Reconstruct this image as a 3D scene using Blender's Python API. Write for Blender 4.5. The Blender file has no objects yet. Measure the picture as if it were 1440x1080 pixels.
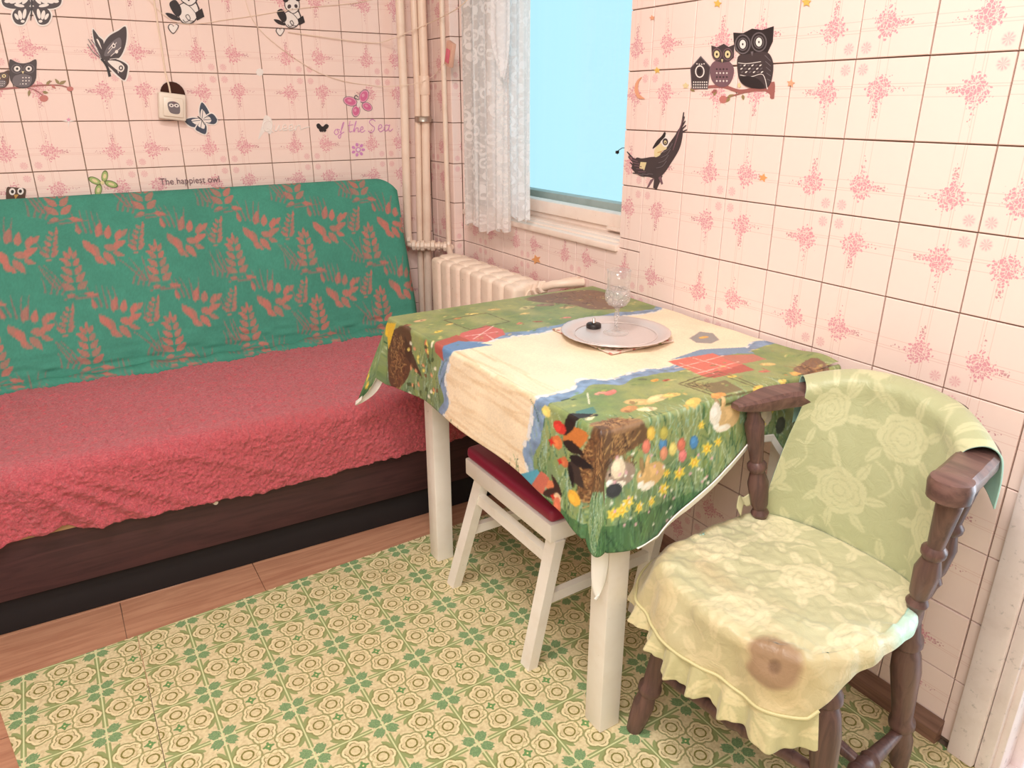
import bpy, bmesh, math, random
import numpy as np
from mathutils import Vector, Matrix
random.seed(7); rng = np.random.default_rng(7)
sc = bpy.context.scene
COL = sc.collection

# ------------------------------------------------------------------ camera
CR = np.array([[0.8484325, -0.5293018, 0.0013678], [-0.1866534, -0.3016081, -0.934983], [0.4953007, 0.793014, -0.3546901]])
CC = np.array([-1.4215077, -2.8461069, 1.2743106]); CF = 1034.046
cam = bpy.data.cameras.new('camera'); camo = bpy.data.objects.new('camera', cam); COL.objects.link(camo)
cam.sensor_width = 36; cam.lens = 36 * CF / 1440; cam.clip_start = .05
m = Matrix(((CR[0][0], -CR[1][0], -CR[2][0]), (CR[0][1], -CR[1][1], -CR[2][1]), (CR[0][2], -CR[1][2], -CR[2][2]))).to_4x4()
m.translation = Vector(CC); camo.matrix_world = m
sc.camera = camo
# ------------------------------------------------------------------ world, lights, exposure
w = bpy.data.worlds.new('sky'); sc.world = w; w.use_nodes = True
bg = w.node_tree.nodes['Background']; bg.inputs[0].default_value = (.50, .87, 1.0, 1); bg.inputs[1].default_value = 1.1
def area(name, loc, rot, size, power, color, sy=None):
    l = bpy.data.lights.new(name, 'AREA'); l.energy = power; l.color = color; l.size = size
    if sy: l.shape = 'RECTANGLE'; l.size_y = sy
    o = bpy.data.objects.new(name, l); o.location = loc; o.rotation_euler = rot; COL.objects.link(o); return o
area('ceiling_lamp_light', (-1.35, -2.15, 2.52), (0, 0, 0), .42, 32, (1, .945, .905))
area('unseen_fill_light', (-1.9, -3.3, 2.3), (math.radians(52), 0, math.radians(-30)), .9, 34, (1, .95, .93))  # added fill, out of view behind the camera, brightening the back wall
area('doorway_daylight', (.75, -2.9, 1.1), (0, math.radians(90), 0), 1.6, 26, (.80, .88, 1), .7)
sc.view_settings.view_transform = 'Standard'; sc.view_settings.look = 'None'
sc.view_settings.exposure = 0; sc.view_settings.gamma = 1; sc.view_settings.use_curve_mapping = False

# ------------------------------------------------------------------ helpers
def ray(x, y): return np.array([(x - 720) / CF, (y - 540) / CF, 1.0]) @ CR
def on(x, y, ax, v):                       # pixel of the photo -> point on the plane axis=v
    d = ray(x, y); return CC + d * ((v - CC[ax]) / d[ax])
def lin(c):
    c = np.asarray(c, float) / 255.0
    return np.where(c <= .04045, c / 12.92, ((c + .055) / 1.055) ** 2.4)
class E:                                   # tiny expression -> math node helper
    def __init__(s, nt, k): s.nt = nt; s.k = k
    def _b(s, op, o=None, c=None, rev=False):
        n = s.nt.nodes.new('ShaderNodeMath'); n.operation = op
        a, b = (s, o) if not rev else (o, s)
        for i, q in enumerate((a, b, c)):
            if q is None: continue
            if isinstance(q, E): s.nt.links.new(q.k, n.inputs[i])
            else: n.inputs[i].default_value = q
        return E(s.nt, n.outputs[0])
    def __add__(s, o): return s._b('ADD', o)
    __radd__ = __add__
    def __sub__(s, o): return s._b('SUBTRACT', o)
    def __rsub__(s, o): return s._b('SUBTRACT', o, rev=True)
    def __mul__(s, o): return s._b('MULTIPLY', o)
    __rmul__ = __mul__
    def __truediv__(s, o): return s._b('DIVIDE', o)
    def f(s, op, o=None, c=None): return s._b(op, o, c)
    def gt(s, o): return s._b('GREATER_THAN', o)
    def lt(s, o): return s._b('LESS_THAN', o)
    def step(s, a, b):                     # smooth 0..1 between a and b
        n = s.nt.nodes.new('ShaderNodeMapRange'); n.interpolation_type = 'SMOOTHSTEP'
        s.nt.links.new(s.k, n.inputs[0]); n.inputs[1].default_value = a; n.inputs[2].default_value = b
        return E(s.nt, n.outputs[0])
def hyp(a, b): return (a * a + b * b).f('SQRT')
class M:
    def __init__(s, name, color=(200, 200, 200), rough=.5, **kw):
        s.m = bpy.data.materials.new(name); s.m.use_nodes = True; s.nt = s.m.node_tree
        s.b = s.nt.nodes['Principled BSDF']; s.b.inputs['Base Color'].default_value = (*lin(color), 1)
        s.b.inputs['Roughness'].default_value = rough
        for k, v in kw.items(): s.b.inputs[k.replace('_', ' ')].default_value = v
    def new(s, t): return s.nt.nodes.new(t)
    def coord(s, which='Object', scale=1):
        tc = s.new('ShaderNodeTexCoord')
        if which == 'Position': tc = s.new('ShaderNodeNewGeometry')
        mp = s.new('ShaderNodeMapping'); s.nt.links.new(tc.outputs[which], mp.inputs[0])
        mp.inputs['Scale'].default_value = scale if isinstance(scale, tuple) else (scale,) * 3
        return mp.outputs[0]
    def xyz(s, v):
        n = s.new('ShaderNodeSeparateXYZ'); s.nt.links.new(v, n.inputs[0]); return [E(s.nt, o) for o in n.outputs]
    def noise(s, v, scale, detail=3, rough=.5, dist=0):
        n = s.new('ShaderNodeTexNoise'); s.nt.links.new(v, n.inputs['Vector'])
        n.inputs['Scale'].default_value = scale; n.inputs['Detail'].default_value = detail
        n.inputs['Roughness'].default_value = rough; n.inputs['Distortion'].default_value = dist
        s.lastcol = n.outputs['Color']; return E(s.nt, n.outputs['Fac'])
    def vor(s, v, scale, feature='F1', rand=1):
        n = s.new('ShaderNodeTexVoronoi'); n.feature = feature; s.nt.links.new(v, n.inputs['Vector'])
        n.inputs['Scale'].default_value = scale; n.inputs['Randomness'].default_value = rand
        return E(s.nt, n.outputs['Distance'])
    def mix(s, fac, a, b):
        n = s.new('ShaderNodeMix'); n.data_type = 'RGBA'
        for i, q in ((0, fac), (6, a), (7, b)):
            if isinstance(q, E): s.nt.links.new(q.k, n.inputs[i])
            elif hasattr(q, 'is_linked'): s.nt.links.new(q, n.inputs[i])
            elif i == 0: n.inputs[0].default_value = q
            else: n.inputs[i].default_value = (*lin(q), 1)
        return n.outputs[2]
    def col(s, k): s.nt.links.new(k, s.b.inputs['Base Color']); return s
    def rgh(s, e): s.nt.links.new(e.k, s.b.inputs['Roughness']); return s
    def bump(s, e, strength=.3, dist=.002):
        n = s.new('ShaderNodeBump'); s.nt.links.new(e.k, n.inputs['Height'])
        n.inputs['Strength'].default_value = strength; n.inputs['Distance'].default_value = dist
        s.nt.links.new(n.outputs[0], s.b.inputs['Normal']); return s
def mesh_obj(name, V, F, mats, parent=None, mi=None, smooth=False, uv=None):
    me = bpy.data.meshes.new(name); me.from_pydata([tuple(map(float, v)) for v in V], [], F)
    for mm in (mats if isinstance(mats, (list, tuple)) else [mats]): me.materials.append(mm.m if isinstance(mm, M) else mm)
    if mi is not None: me.polygons.foreach_set('material_index', mi)
    if uv is not None:
        l = me.uv_layers.new(name='UVMap'); l.data.foreach_set('uv', np.asarray(uv, float).ravel())
    if smooth: me.polygons.foreach_set('use_smooth', [True] * len(me.polygons))
    me.update()
    o = bpy.data.objects.new(name, me); COL.objects.link(o); o.parent = parent; return o
class B:                                    # collects closed shapes, links them as ONE mesh object
    def __init__(s): s.V = []; s.F = []; s.I = []
    def add(s, V, F, mi=0):
        n = len(s.V); s.V += [tuple(v) for v in V]; s.F += [[i + n for i in f] for f in F]; s.I += [mi] * len(F); return s
    def box(s, lo, hi, bev=.003, mi=0, seg=2, xf=None):
        bm = bmesh.new(); bmesh.ops.create_cube(bm, size=1)
        lo, hi = np.array(lo, float), np.array(hi, float)
        for v in bm.verts: v.co = Vector((lo + hi) / 2 + np.array(v.co) * (hi - lo))
        if bev > 0: bmesh.ops.bevel(bm, geom=bm.edges[:], offset=bev, segments=seg, affect='EDGES', profile=.5)
        bm.verts.ensure_lookup_table()
        V = [np.array(v.co) for v in bm.verts]
        if xf: V = [xf(v) for v in V]
        s.add(V, [[v.index for v in f.verts] for f in bm.faces], mi); bm.free(); return s
    def tube(s, pts, r, n=12, mi=0, cap=True, flat=1):
        pts = [np.array(p, float) for p in pts]; rr = r if hasattr(r, '__len__') else [r] * len(pts)
        V = []; up = None
        for i, p in enumerate(pts):
            t = pts[min(i + 1, len(pts) - 1)] - pts[max(i - 1, 0)]; t = t / (np.linalg.norm(t) + 1e-9)
            if up is None: up = np.cross(t, [0, 0, 1]); up = up if np.linalg.norm(up) > .1 else np.cross(t, [1, 0, 0])
            a = up - t * (up @ t); a /= np.linalg.norm(a); b = np.cross(t, a); up = a
            for k in range(n):
                th = 2 * math.pi * k / n; V.append(p + rr[i] * (a * math.cos(th) + b * flat * math.sin(th)))
        F = [[i * n + k, i * n + (k + 1) % n, (i + 1) * n + (k + 1) % n, (i + 1) * n + k] for i in range(len(pts) - 1) for k in range(n)]
        if cap: F += [list(range(n))[::-1], [(len(pts) - 1) * n + k for k in range(n)]]
        return s.add(V, F, mi)
    def turned(s, a, b, prof, n=16, mi=0):   # lathe profile [(t, r)] along a -> b
        a, b = np.array(a, float), np.array(b, float)
        return s.tube([a + (b - a) * t for t, _ in prof], [r for _, r in prof], n, mi)
    def sweep(s, pts, prof, mi=0, scl=None):           # rectangular profile [(side, up)] along a horizontal path
        pts = [np.array(p[:3], float) for p in pts]; n = len(prof); V = []
        for i, p in enumerate(pts):
            t = pts[min(i + 1, len(pts) - 1)] - pts[max(i - 1, 0)]; t[2] = 0; t /= np.linalg.norm(t)
            sd = np.array([-t[1], t[0], 0])
            ss = scl(i / (len(pts) - 1)) if scl else 1
            for a, b in prof: V.append(p + sd * a * ss + np.array([0, 0, b * ss]))
        F = [[i * n + k, i * n + (k + 1) % n, (i + 1) * n + (k + 1) % n, (i + 1) * n + k] for i in range(len(pts) - 1) for k in range(n)]
        F += [list(range(n))[::-1], [(len(pts) - 1) * n + k for k in range(n)]]
        return s.add(V, F, mi)
    def build(s, name, mats, parent=None, smooth=True):
        o = mesh_obj(name, s.V, s.F, mats, parent, s.I)
        bm = bmesh.new(); bm.from_mesh(o.data); bmesh.ops.recalc_face_normals(bm, faces=bm.faces); bm.to_mesh(o.data); bm.free()
        if smooth:
            o.data.polygons.foreach_set('use_smooth', [True] * len(o.data.polygons)); o.data.set_sharp_from_angle(angle=math.radians(38))
        return o
def sheet(name, P, mats, parent=None, colors=None, thick=None, close=False):
    P = np.asarray(P, float); n, k = P.shape[:2]
    idx = np.arange(n * k).reshape(n, k)
    F = np.stack([idx[:-1, :-1], idx[1:, :-1], idx[1:, 1:], idx[:-1, 1:]], -1).reshape(-1, 4)
    if thick and thick < 0: F = F[:, ::-1].copy()
    me = bpy.data.meshes.new(name); me.vertices.add(n * k); me.vertices.foreach_set('co', P.ravel())
    me.loops.add(F.size); me.loops.foreach_set('vertex_index', F.ravel().astype(np.int32))
    me.polygons.add(len(F)); me.polygons.foreach_set('loop_start', np.arange(0, F.size, 4, dtype=np.int32))
    me.polygons.foreach_set('loop_total', np.full(len(F), 4, dtype=np.int32))
    me.polygons.foreach_set('use_smooth', [True] * len(F)); me.update(calc_edges=True); me.validate()
    for mm in (mats if isinstance(mats, (list, tuple)) else [mats]): me.materials.append(mm.m)
    if colors is not None:
        a = me.color_attributes.new('print', 'FLOAT_COLOR', 'POINT')
        c = np.ones((n * k, 4)); c[:, :3] = np.asarray(colors).reshape(-1, 3); a.data.foreach_set('color', c.ravel())
    o = bpy.data.objects.new(name, me); COL.objects.link(o); o.parent = parent
    if thick:
        md = o.modifiers.new('thickness', 'SOLIDIFY'); md.thickness = abs(thick); md.offset = -1
        if len(me.materials) > 1: md.material_offset = 1; md.material_offset_rim = 1
    return o
def empty(name, loc=(0, 0, 0)):
    o = bpy.data.objects.new(name, None); COL.objects.link(o); o.location = loc; o.empty_display_size = .1; return o
def tag(o, label=None, cat=None, group=None, kind=None):
    for k, v in (('label', label), ('category', cat), ('group', group), ('kind', kind)):
        if v: o[k] = v
    return o
def thing(name, label, cat, group=None): return tag(empty(name), label, cat, group)
def sm(pts, n=6, closed=True):              # Catmull-Rom
    P = np.array(pts, float); N = len(P); out = []
    for i in range(N if closed else N - 1):
        a, b, c, d = [P[j % N] if closed else P[min(max(j, 0), N - 1)] for j in (i - 1, i, i + 1, i + 2)]
        for k in range(n):
            t = k / n
            out.append(.5 * (2 * b + (c - a) * t + (2 * a - 5 * b + 4 * c - d) * t * t + (3 * b - 3 * c + d - a) * t ** 3))
    if not closed: out.append(P[-1])
    return np.array(out)
def ell(cx, cy, rx, ry=None, a=0, n=20):
    ry = rx if ry is None else ry; t = np.linspace(0, 2 * math.pi, n, endpoint=False); a = math.radians(a)
    x, y = rx * np.cos(t), ry * np.sin(t)
    return np.stack([cx + x * math.cos(a) - y * math.sin(a), cy + x * math.sin(a) + y * math.cos(a)], 1)
def star(cx, cy, r, k=5, inner=.45, a=-90):
    return np.array([[cx + (r if i % 2 == 0 else r * inner) * math.cos(math.radians(a + 180 * i / k)), cy + (r if i % 2 == 0 else r * inner) * math.sin(math.radians(a + 180 * i / k))] for i in range(2 * k)])
def band(pts, w0, w1=None):                 # open stroke -> polygon
    P = np.array(pts, float); w1 = w0 if w1 is None else w1
    T = np.gradient(P, axis=0); T /= np.linalg.norm(T, axis=1, keepdims=True) + 1e-9
    N = np.stack([-T[:, 1], T[:, 0]], 1); W = np.linspace(w0, w1, len(P))[:, None] / 2
    return np.vstack([P + N * W, (P - N * W)[::-1]])
def snoise(x, y, s, seed=0):                # smooth value noise, numpy
    r = np.random.default_rng(seed); g = r.random((64, 64)); x = np.asarray(x) / s; y = np.asarray(y) / s
    xi = np.floor(x).astype(int); yi = np.floor(y).astype(int); fx = x - xi; fy = y - yi
    fx = fx * fx * (3 - 2 * fx); fy = fy * fy * (3 - 2 * fy); G = lambda a, b: g[a % 64, b % 64]
    return (G(xi, yi) * (1 - fx) + G(xi + 1, yi) * fx) * (1 - fy) + (G(xi, yi + 1) * (1 - fx) + G(xi + 1, yi + 1) * fx) * fy
class Canvas:                               # flat print of a cloth, sampled onto the cloth's vertices
    def __init__(s, x0, y0, x1, y1, res, color):
        s.x0, s.y0, s.res = x0, y0, res; s.w = int((x1 - x0) / res) + 1; s.h = int((y1 - y0) / res) + 1
        s.a = np.ones((s.h, s.w, 3)) * np.array(color, float)
        s.X, s.Y = np.meshgrid(x0 + np.arange(s.w) * res, y0 + np.arange(s.h) * res)
    def mask(s, pts):
        P = np.asarray(pts, float); lo = P.min(0); hi = P.max(0)
        j0 = max(0, int((lo[0] - s.x0) / s.res)); j1 = min(s.w, int((hi[0] - s.x0) / s.res) + 2)
        i0 = max(0, int((lo[1] - s.y0) / s.res)); i1 = min(s.h, int((hi[1] - s.y0) / s.res) + 2)
        if j1 <= j0 or i1 <= i0: return None
        X = s.X[i0:i1, j0:j1]; Y = s.Y[i0:i1, j0:j1]; ins = np.zeros(X.shape, bool)
        Q = np.roll(P, -1, 0)
        for (ax, ay), (bx, by) in zip(P, Q):
            if ay == by: continue
            ins ^= ((ay > Y) != (by > Y)) & (X < (bx - ax) * (Y - ay) / (by - ay) + ax)
        return i0, i1, j0, j1, ins
    def poly(s, pts, c, al=1.0):
        r = s.mask(pts)
        if r is None: return
        i0, i1, j0, j1, ins = r; A = s.a[i0:i1, j0:j1]; A[ins] = A[ins] * (1 - al) + np.array(c, float) * al
    def line(s, pts, wd, c, al=1.0, w1=None): s.poly(band(pts, wd, w1), c, al)
    def sample(s, x, y):
        fx = np.clip((np.asarray(x) - s.x0) / s.res, 0, s.w - 1.001); fy = np.clip((np.asarray(y) - s.y0) / s.res, 0, s.h - 1.001)
        xi = fx.astype(int); yi = fy.astype(int); u = (fx - xi)[..., None]; v = (fy - yi)[..., None]; A = s.a
        return (A[yi, xi] * (1 - u) + A[yi, xi + 1] * u) * (1 - v) + (A[yi + 1, xi] * (1 - u) + A[yi + 1, xi + 1] * u) * v
def printmat(name, rough=.7, attr='print', **kw):
    mm = M(name, rough=rough, **kw); n = mm.new('ShaderNodeVertexColor'); n.layer_name = attr; mm.vc = n.outputs[0]; mm.col(n.outputs[0]); return mm

# ------------------------------------------------------------------ materials
def painted(name, c, c2, rough=.45, wear=.12, scale=14):
    k = M(name, c, rough); v = k.coord('Position')
    n1 = k.noise(v, scale, 5, .6); n2 = k.noise(v, 60, 4, .7)
    a = k.mix((n1).step(.42, .75) * .5, c, c2)
    k.col(k.mix((n2).step(.72 - wear * .3, .78) * .7, a, [x * .62 for x in c2])); k.bump(n2, .25, .0012); return k
def wood(name, c, c2, axis='X', rough=.5, s=1.0):
    k = M(name, c, rough); sc_ = {'X': (1.5 * s, 22 * s, 22 * s), 'Y': (22 * s, 1.5 * s, 22 * s), 'Z': (22 * s, 22 * s, 1.5 * s)}[axis]
    v = k.coord('Position', sc_); n = k.noise(v, 2.2, 6, .62, 1.2); k.col(k.mix(n.step(.3, .72), c, c2)); k.bump(n, .12, .001); return k
M_white = painted('white_gloss_paint', (250, 243, 234), (238, 226, 212))
M_wwin = painted('window_paint', (248, 228, 214), (236, 208, 192), .4)
M_trim = painted('door_trim_paint', (244, 228, 226), (222, 202, 198), .5, .5)
M_pipe = painted('pipe_paint', (250, 226, 206), (236, 204, 182), .35)
M_rad = painted('radiator_paint', (250, 228, 208), (240, 212, 190), .4, .3, 30)
M_grout = M('grout', (150, 112, 90), .9); v = M_grout.coord('Position'); M_grout.col(M_grout.mix(M_grout.noise(v, 9, 4), (120, 96, 78), (160, 134, 112)))
M_board = wood('dark_sofa_board', (76, 46, 48), (54, 32, 36), 'X', .5)
M_lam = wood('laminate', (196, 146, 116), (170, 118, 92), 'X', .42)
M_skirt = wood('skirting_wood', (150, 112, 92), (110, 78, 62), 'Y', .6)
M_pale = wood('pale_wood', (206, 170, 128), (186, 146, 104), 'X', .6)
M_chair = wood('chair_wood', (116, 84, 76), (80, 56, 54), 'Z', .38)
M_chairh = wood('chair_rail_wood', (122, 90, 82), (84, 60, 56), 'Y', .34)
M_black = M('black_rubber', (34, 28, 28), .4)
M_steel = M('steel', (190, 180, 170), .3, Metallic=1)
M_vinyl = M('crimson_vinyl', (150, 34, 66), .38); vv = M_vinyl.coord('Position'); M_vinyl.bump(M_vinyl.noise(vv, 420, 2), .25, .0006)
M_ceil = M('ceiling_paint', (246, 238, 228), .9); M_ceil.bump(M_ceil.noise(M_ceil.coord('Position'), 40, 3), .1, .001)
M_plast = M('white_plastic', (240, 226, 210), .35); M_plast.bump(M_plast.noise(M_plast.coord('Position'), 80, 2), .05, .0005)
M_string = M('pale_string', (246, 222, 200), .6)

# wall tile: printed flower spray, faint ruled lines and a corner rosette
def tile_mat():
    k = M('printed_wall_tile', (250, 220, 204), .16)
    uvn = k.new('ShaderNodeUVMap'); uvn.uv_map = 'UVMap'; v = uvn.outputs[0]
    oi = k.new('ShaderNodeObjectInfo')
    rnd = E(k.nt, oi.outputs['Random'])
    u, w_, _ = k.xyz(v)
    cv = k.new('ShaderNodeCombineXYZ'); k.nt.links.new(u.k, cv.inputs[0]); k.nt.links.new(w_.k, cv.inputs[1]); k.nt.links.new((rnd * 3).k, cv.inputs[2])
    nz = k.noise(cv.outputs[0], 9, 2)
    ncol = k.lastcol
    vm = k.new('ShaderNodeVectorMath'); vm.operation = 'MULTIPLY_ADD'; k.nt.links.new(ncol, vm.inputs[0]); vm.inputs[1].default_value = (.10, .10, 0); k.nt.links.new(v, vm.inputs[2])
    pet = k.vor(vm.outputs[0], 24); edge = k.vor(vm.outputs[0], 24, 'DISTANCE_TO_EDGE')
    fine = k.noise(v, 26, 2)
    du = u - .37; dv = w_ - .40
    g = (du * du + dv * dv)
    E0 = (g * -25).f('EXPONENT') * 1.12
    arm1 = (dv * dv * -300).f('EXPONENT') * u.step(.30, .42) * (1 - u.step(.62, .95)) * .8
    arm2 = (du * du * -300).f('EXPONENT') * w_.step(.33, .45) * (1 - w_.step(.62, .98)) * .66
    arm3 = (dv * dv * -520).f('EXPONENT') * (1 - u.step(.28, .4)) * u.step(.06, .22) * .5
    arm4 = (du * du * -520).f('EXPONENT') * (1 - w_.step(.30, .42)) * w_.step(.06, .2) * .5
    env = E0.f('MAXIMUM', arm1).f('MAXIMUM', arm2).f('MAXIMUM', arm3).f('MAXIMUM', arm4)
    f1 = (env + (fine - .5) * .95 - pet * .62).step(.26, .36)
    body = f1 * edge.step(.02, .13)
    ru = u - .13; rv = w_ - .13
    ang = rv.f('ARCTAN2', ru)
    rr = hyp(ru, rv)
    ros = (1 - rr.step(.05, .09)) * ((ang * 9).f('SINE') * .5 + .75) * (fine + .25)
    base = k.mix(nz * .35, (252, 227, 217), (248, 219, 211))
    ln = None
    for q, c in ((u, .31), (u, .345), (u, .45), (w_, .33), (w_, .36), (w_, .47)):
        s_ = (q - c).f('ABSOLUTE').lt(.0045); ln = s_ if ln is None else ln.f('MAXIMUM', s_)
    c1 = k.mix(ln * .38, base, (222, 170, 158))
    c2 = k.mix(ros.f('MINIMUM', 1) * .8, c1, (233, 168, 174))
    c3 = k.mix(body * .85, c2, k.mix(E0.step(.05, .4), (204, 146, 150), (226, 148, 162)))
    k.col(c3)
    k.bump(k.noise(k.coord('Position'), 5, 2), .06, .004)
    return k
M_tile = tile_mat()
def lino_mat(name, ox, oy):
    S_ = .1525; k = M(name, (220, 190, 140), .38)
    p = k.coord('Position'); X, Y, _ = k.xyz(p)
    wob = k.noise(p, 60, 3); wb = (wob - .5) * .05
    wf = k.noise(p, 330, 3) ; wf2 = (wf - .5) * .05
    fr = lambda q, o: ((q - o) / S_).f('FRACT') - .5
    u = fr(X, ox); v_ = fr(Y, oy)
    au = u.f('ABSOLUTE'); av = v_.f('ABSOLUTE')
    p_ = au.f('MAXIMUM', av); q_ = au.f('MINIMUM', av)
    pe = p_ - .285
    r = hyp(pe, q_); an = q_.f('ARCTAN2', pe)
    r2 = r + wb * .5 + wf2 * .4 + ((an * 2.5).f('COSINE').f('ABSOLUTE') - .6) * -.034
    r0 = hyp(au, av); a0 = av.f('ARCTAN2', au)
    cream = k.mix(k.noise(p, 120, 4).step(.35, .7), (228, 213, 170), (208, 190, 146))
    ol = (140, 155, 98)
    # olive ground between the outlines and the tile edge
    ground = ((p_ + wb).gt(.36) * r2.gt(.178)) * (r2.lt(.246).f('MAXIMUM', p_.gt(.462) * q_.lt(.36)))
    c = k.mix(ground * (.9 * (1 - hyp(au - .5, av - .5).lt(.17))), cream, ol)
    def ring(rr, r_, w_): return (rr - r_).f('ABSOLUTE').lt(w_)
    c = k.mix(ring(r2, .188, .012) * .85, c, (140, 142, 88))
    c = k.mix(ring(r2, .158, .012) * .5, c, (252, 236, 190))
    c = k.mix(ring(r2, .134, .0065) * (an * 3 + .6).f('COSINE').gt(-.1) * .9, c, (134, 124, 70))
    # inner links between the lobes
    c = k.mix(ring(r0 + wb + (a0 * 8).f('COSINE') * .03, .165, .007) * .7, c, (172, 164, 104))
    c = k.mix(ring(r + wf2 * .5, .078, .0115) * .95, c, (122, 116, 46))
    cr = hyp(au - .405, av - .405)
    leaf = (cr + wb + (((au - av) * 40).f('SINE')).f('ABSOLUTE') * .03 + wf2 * 1.2).lt(.108)
    c = k.mix(leaf * .88, c, k.mix(wf.step(.4, .6), (84, 134, 88), (122, 162, 110)))
    ctr = (r0 + wf2 * .6 - (a0 * 4).f('COSINE').f('MAXIMUM', 0) * .034).lt(.048)
    c = k.mix(ctr * .9, c, (84, 140, 76)); c = k.mix(r0.lt(.014), c, (240, 220, 160))
    c = k.mix(p_.gt(.4895), c, (214, 218, 166))
    dirt_or_shade = k.noise(p, 6, 5).step(.55, .8)  # random dirt patches on the linoleum
    k.col(k.mix(dirt_or_shade * .22, c, (150, 116, 70)))
    k.rgh(k.noise(p, 9, 3) * .25 + .3); k.bump(wf, .12, .0006); return k
M_lino = lino_mat('green_printed_linoleum', -1.1539, -1.1849)
M_lino2 = lino_mat('green_printed_linoleum_offcut', -1.519, -1.199)

# ------------------------------------------------------------------ room shell
T = .15
def structure(name, b, mat): o = b.build(name, mat, smooth=False); o['kind'] = 'structure'; return o
ZC = 2.6
wall_back = structure('wall_back', B().box((-3.4, .0065, 0), (.3, .12, ZC), 0), M_grout)
wr = B()
for lo, hi in (((.0065, -.19, 0), (.30, .0065, ZC)), ((-.0335, -.1935, 0), (.0065, .0065, ZC)), ((.0065, -2.40, 0), (.30, -1.165, ZC)),
               ((.0065, -1.165, 0), (.30, -.19, .88)), ((.0065, -.215, .88), (.30, -.19, ZC)), ((.0065, -1.165, 2.15), (.30, -.215, ZC)), ((.0065, -3.3, 2.15), (.30, -2.40, ZC)), ((.0065, -4.1, 0), (.3, -3.3, ZC))):
    wr.box(lo, hi, 0)
wall_right = structure('wall_right', wr, M_grout)
wl = structure('wall_left', B().box((-3.4, -4.1, 0), (-3.3, 0, ZC), 0), M_ceil)
wf_ = structure('wall_front', B().box((-3.3, -4.1, 0), (.0, -4.0, ZC), 0), M_ceil)
structure('ceiling', B().box((-3.4, -4.1, ZC), (.3, .12, ZC + .1), 0), M_ceil)
fl = structure('floor', B().box((-3.4, -4.1, -.06), (.3, .12, -.008), 0), M_grout)

def tile_rect(P, U, Vv, N, wid, hei, full, rot, jit=True):
    # P origin, U/Vv in-plane axes, N outward; full=(offset u0,v0 in tile units) for clipped tiles
    g = .0013; b = .0012; th = .0065
    x0, y0, x1, y1 = g, g, wid - g, hei - g
    V = []
    for (a, c, h) in ((x0, y0, -th), (x1, y0, -th), (x1, y1, -th), (x0, y1, -th), (x0, y0, -b), (x1, y0, -b), (x1, y1, -b), (x0, y1, -b), (x0 + b, y0 + b, 0), (x1 - b, y0 + b, 0), (x1 - b, y1 - b, 0), (x0 + b, y1 - b, 0)):
        V.append(U * a + Vv * c + N * h)
    F = [[8, 9, 10, 11], [4, 5, 9, 8], [5, 6, 10, 9], [6, 7, 11, 10], [7, 4, 8, 11], [0, 1, 5, 4], [1, 2, 6, 5], [2, 3, 7, 6], [3, 0, 4, 7]]
    uv = []
    for f in F:
        for i in f:
            p = V[i]; a = (p @ U) / T + full[0]; c = (p @ Vv) / T + full[1]
            # rot: corner of the rosette 0 = low-left,1 = low-right,2 = up-right,3 = up-left
            if rot == 1: a, c = c, 1 - a
            elif rot == 2: a, c = 1 - a, 1 - c
            elif rot == 3: a, c = 1 - c, a
            uv.append((a, c))
    return V, F, uv
tile_cache = {}
def place_tile(parent, P, U, Vv, N, a0, a1, c0, c1, ca, cc, rot):
    wid, hei = a1 - a0, c1 - c0
    if wid < .004 or hei < .004: return
    full = ((a0 - ca) / T, (c0 - cc) / T)
    key = (tuple(U), tuple(Vv), round(wid, 3), round(hei, 3), round(full[0], 2), round(full[1], 2), rot)
    if key in tile_cache:
        me = tile_cache[key]
        o = bpy.data.objects.new('wall_tile', me); COL.objects.link(o); o.parent = parent
    else:
        V, F, uv = tile_rect(P, U, Vv, N, wid, hei, full, rot)
        o = mesh_obj('wall_tile', V, F, M_tile, parent, uv=uv); tile_cache[key] = o.data
    o.location = Vector(P + U * a0 + Vv * c0 + N * random.uniform(-.0006, .0005))
    o.rotation_euler = (random.gauss(0, .0022), random.gauss(0, .0022), random.gauss(0, .0022))
def tile_area(parent, P, U, Vv, N, A0, A1, Z0, Z1, ua, uz, holes=(), par=0, skip=None):
    # grid lines at ua + i*T and uz + j*T
    P, U, Vv, N = [np.array(q, float) for q in (P, U, Vv, N)]
    i0 = math.floor((A0 - ua) / T + 1e-4); i1 = math.ceil((A1 - ua) / T - 1e-4)
    j0 = math.floor((Z0 - uz) / T + 1e-4); j1 = math.ceil((Z1 - uz) / T - 1e-4)
    for i in range(i0, i1):
        for j in range(j0, j1):
            ca, cc = ua + i * T, uz + j * T
            a0, a1, c0, c1 = max(ca, A0), min(ca + T, A1), max(cc, Z0), min(cc + T, Z1)
            if skip and skip((a0 + a1) / 2, (c0 + c1) / 2): continue
            rects = [(a0, a1, c0, c1)]
            for (h0, h1, k0, k1) in holes:
                out = []
                for (p0, p1, q0, q1) in rects:
                    if p1 <= h0 or p0 >= h1 or q1 <= k0 or q0 >= k1: out.append((p0, p1, q0, q1)); continue
                    if q0 < k0: out.append((p0, p1, q0, k0))
                    if q1 > k1: out.append((p0, p1, k1, q1))
                    m0, m1 = max(q0, k0), min(q1, k1)
                    if p0 < h0: out.append((p0, h0, m0, m1))
                    if p1 > h1: out.append((h1, p1, m0, m1))
                rects = out
            # rosettes meet where i and j are even
            rot = {(0, 0): 0, (1, 0): 1, (1, 1): 2, (0, 1): 3}[((i + par) % 2, (j + 1) % 2)]
            for r_ in rects: place_tile(parent, P, U, Vv, N, *r_, ca, cc, rot)
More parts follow.
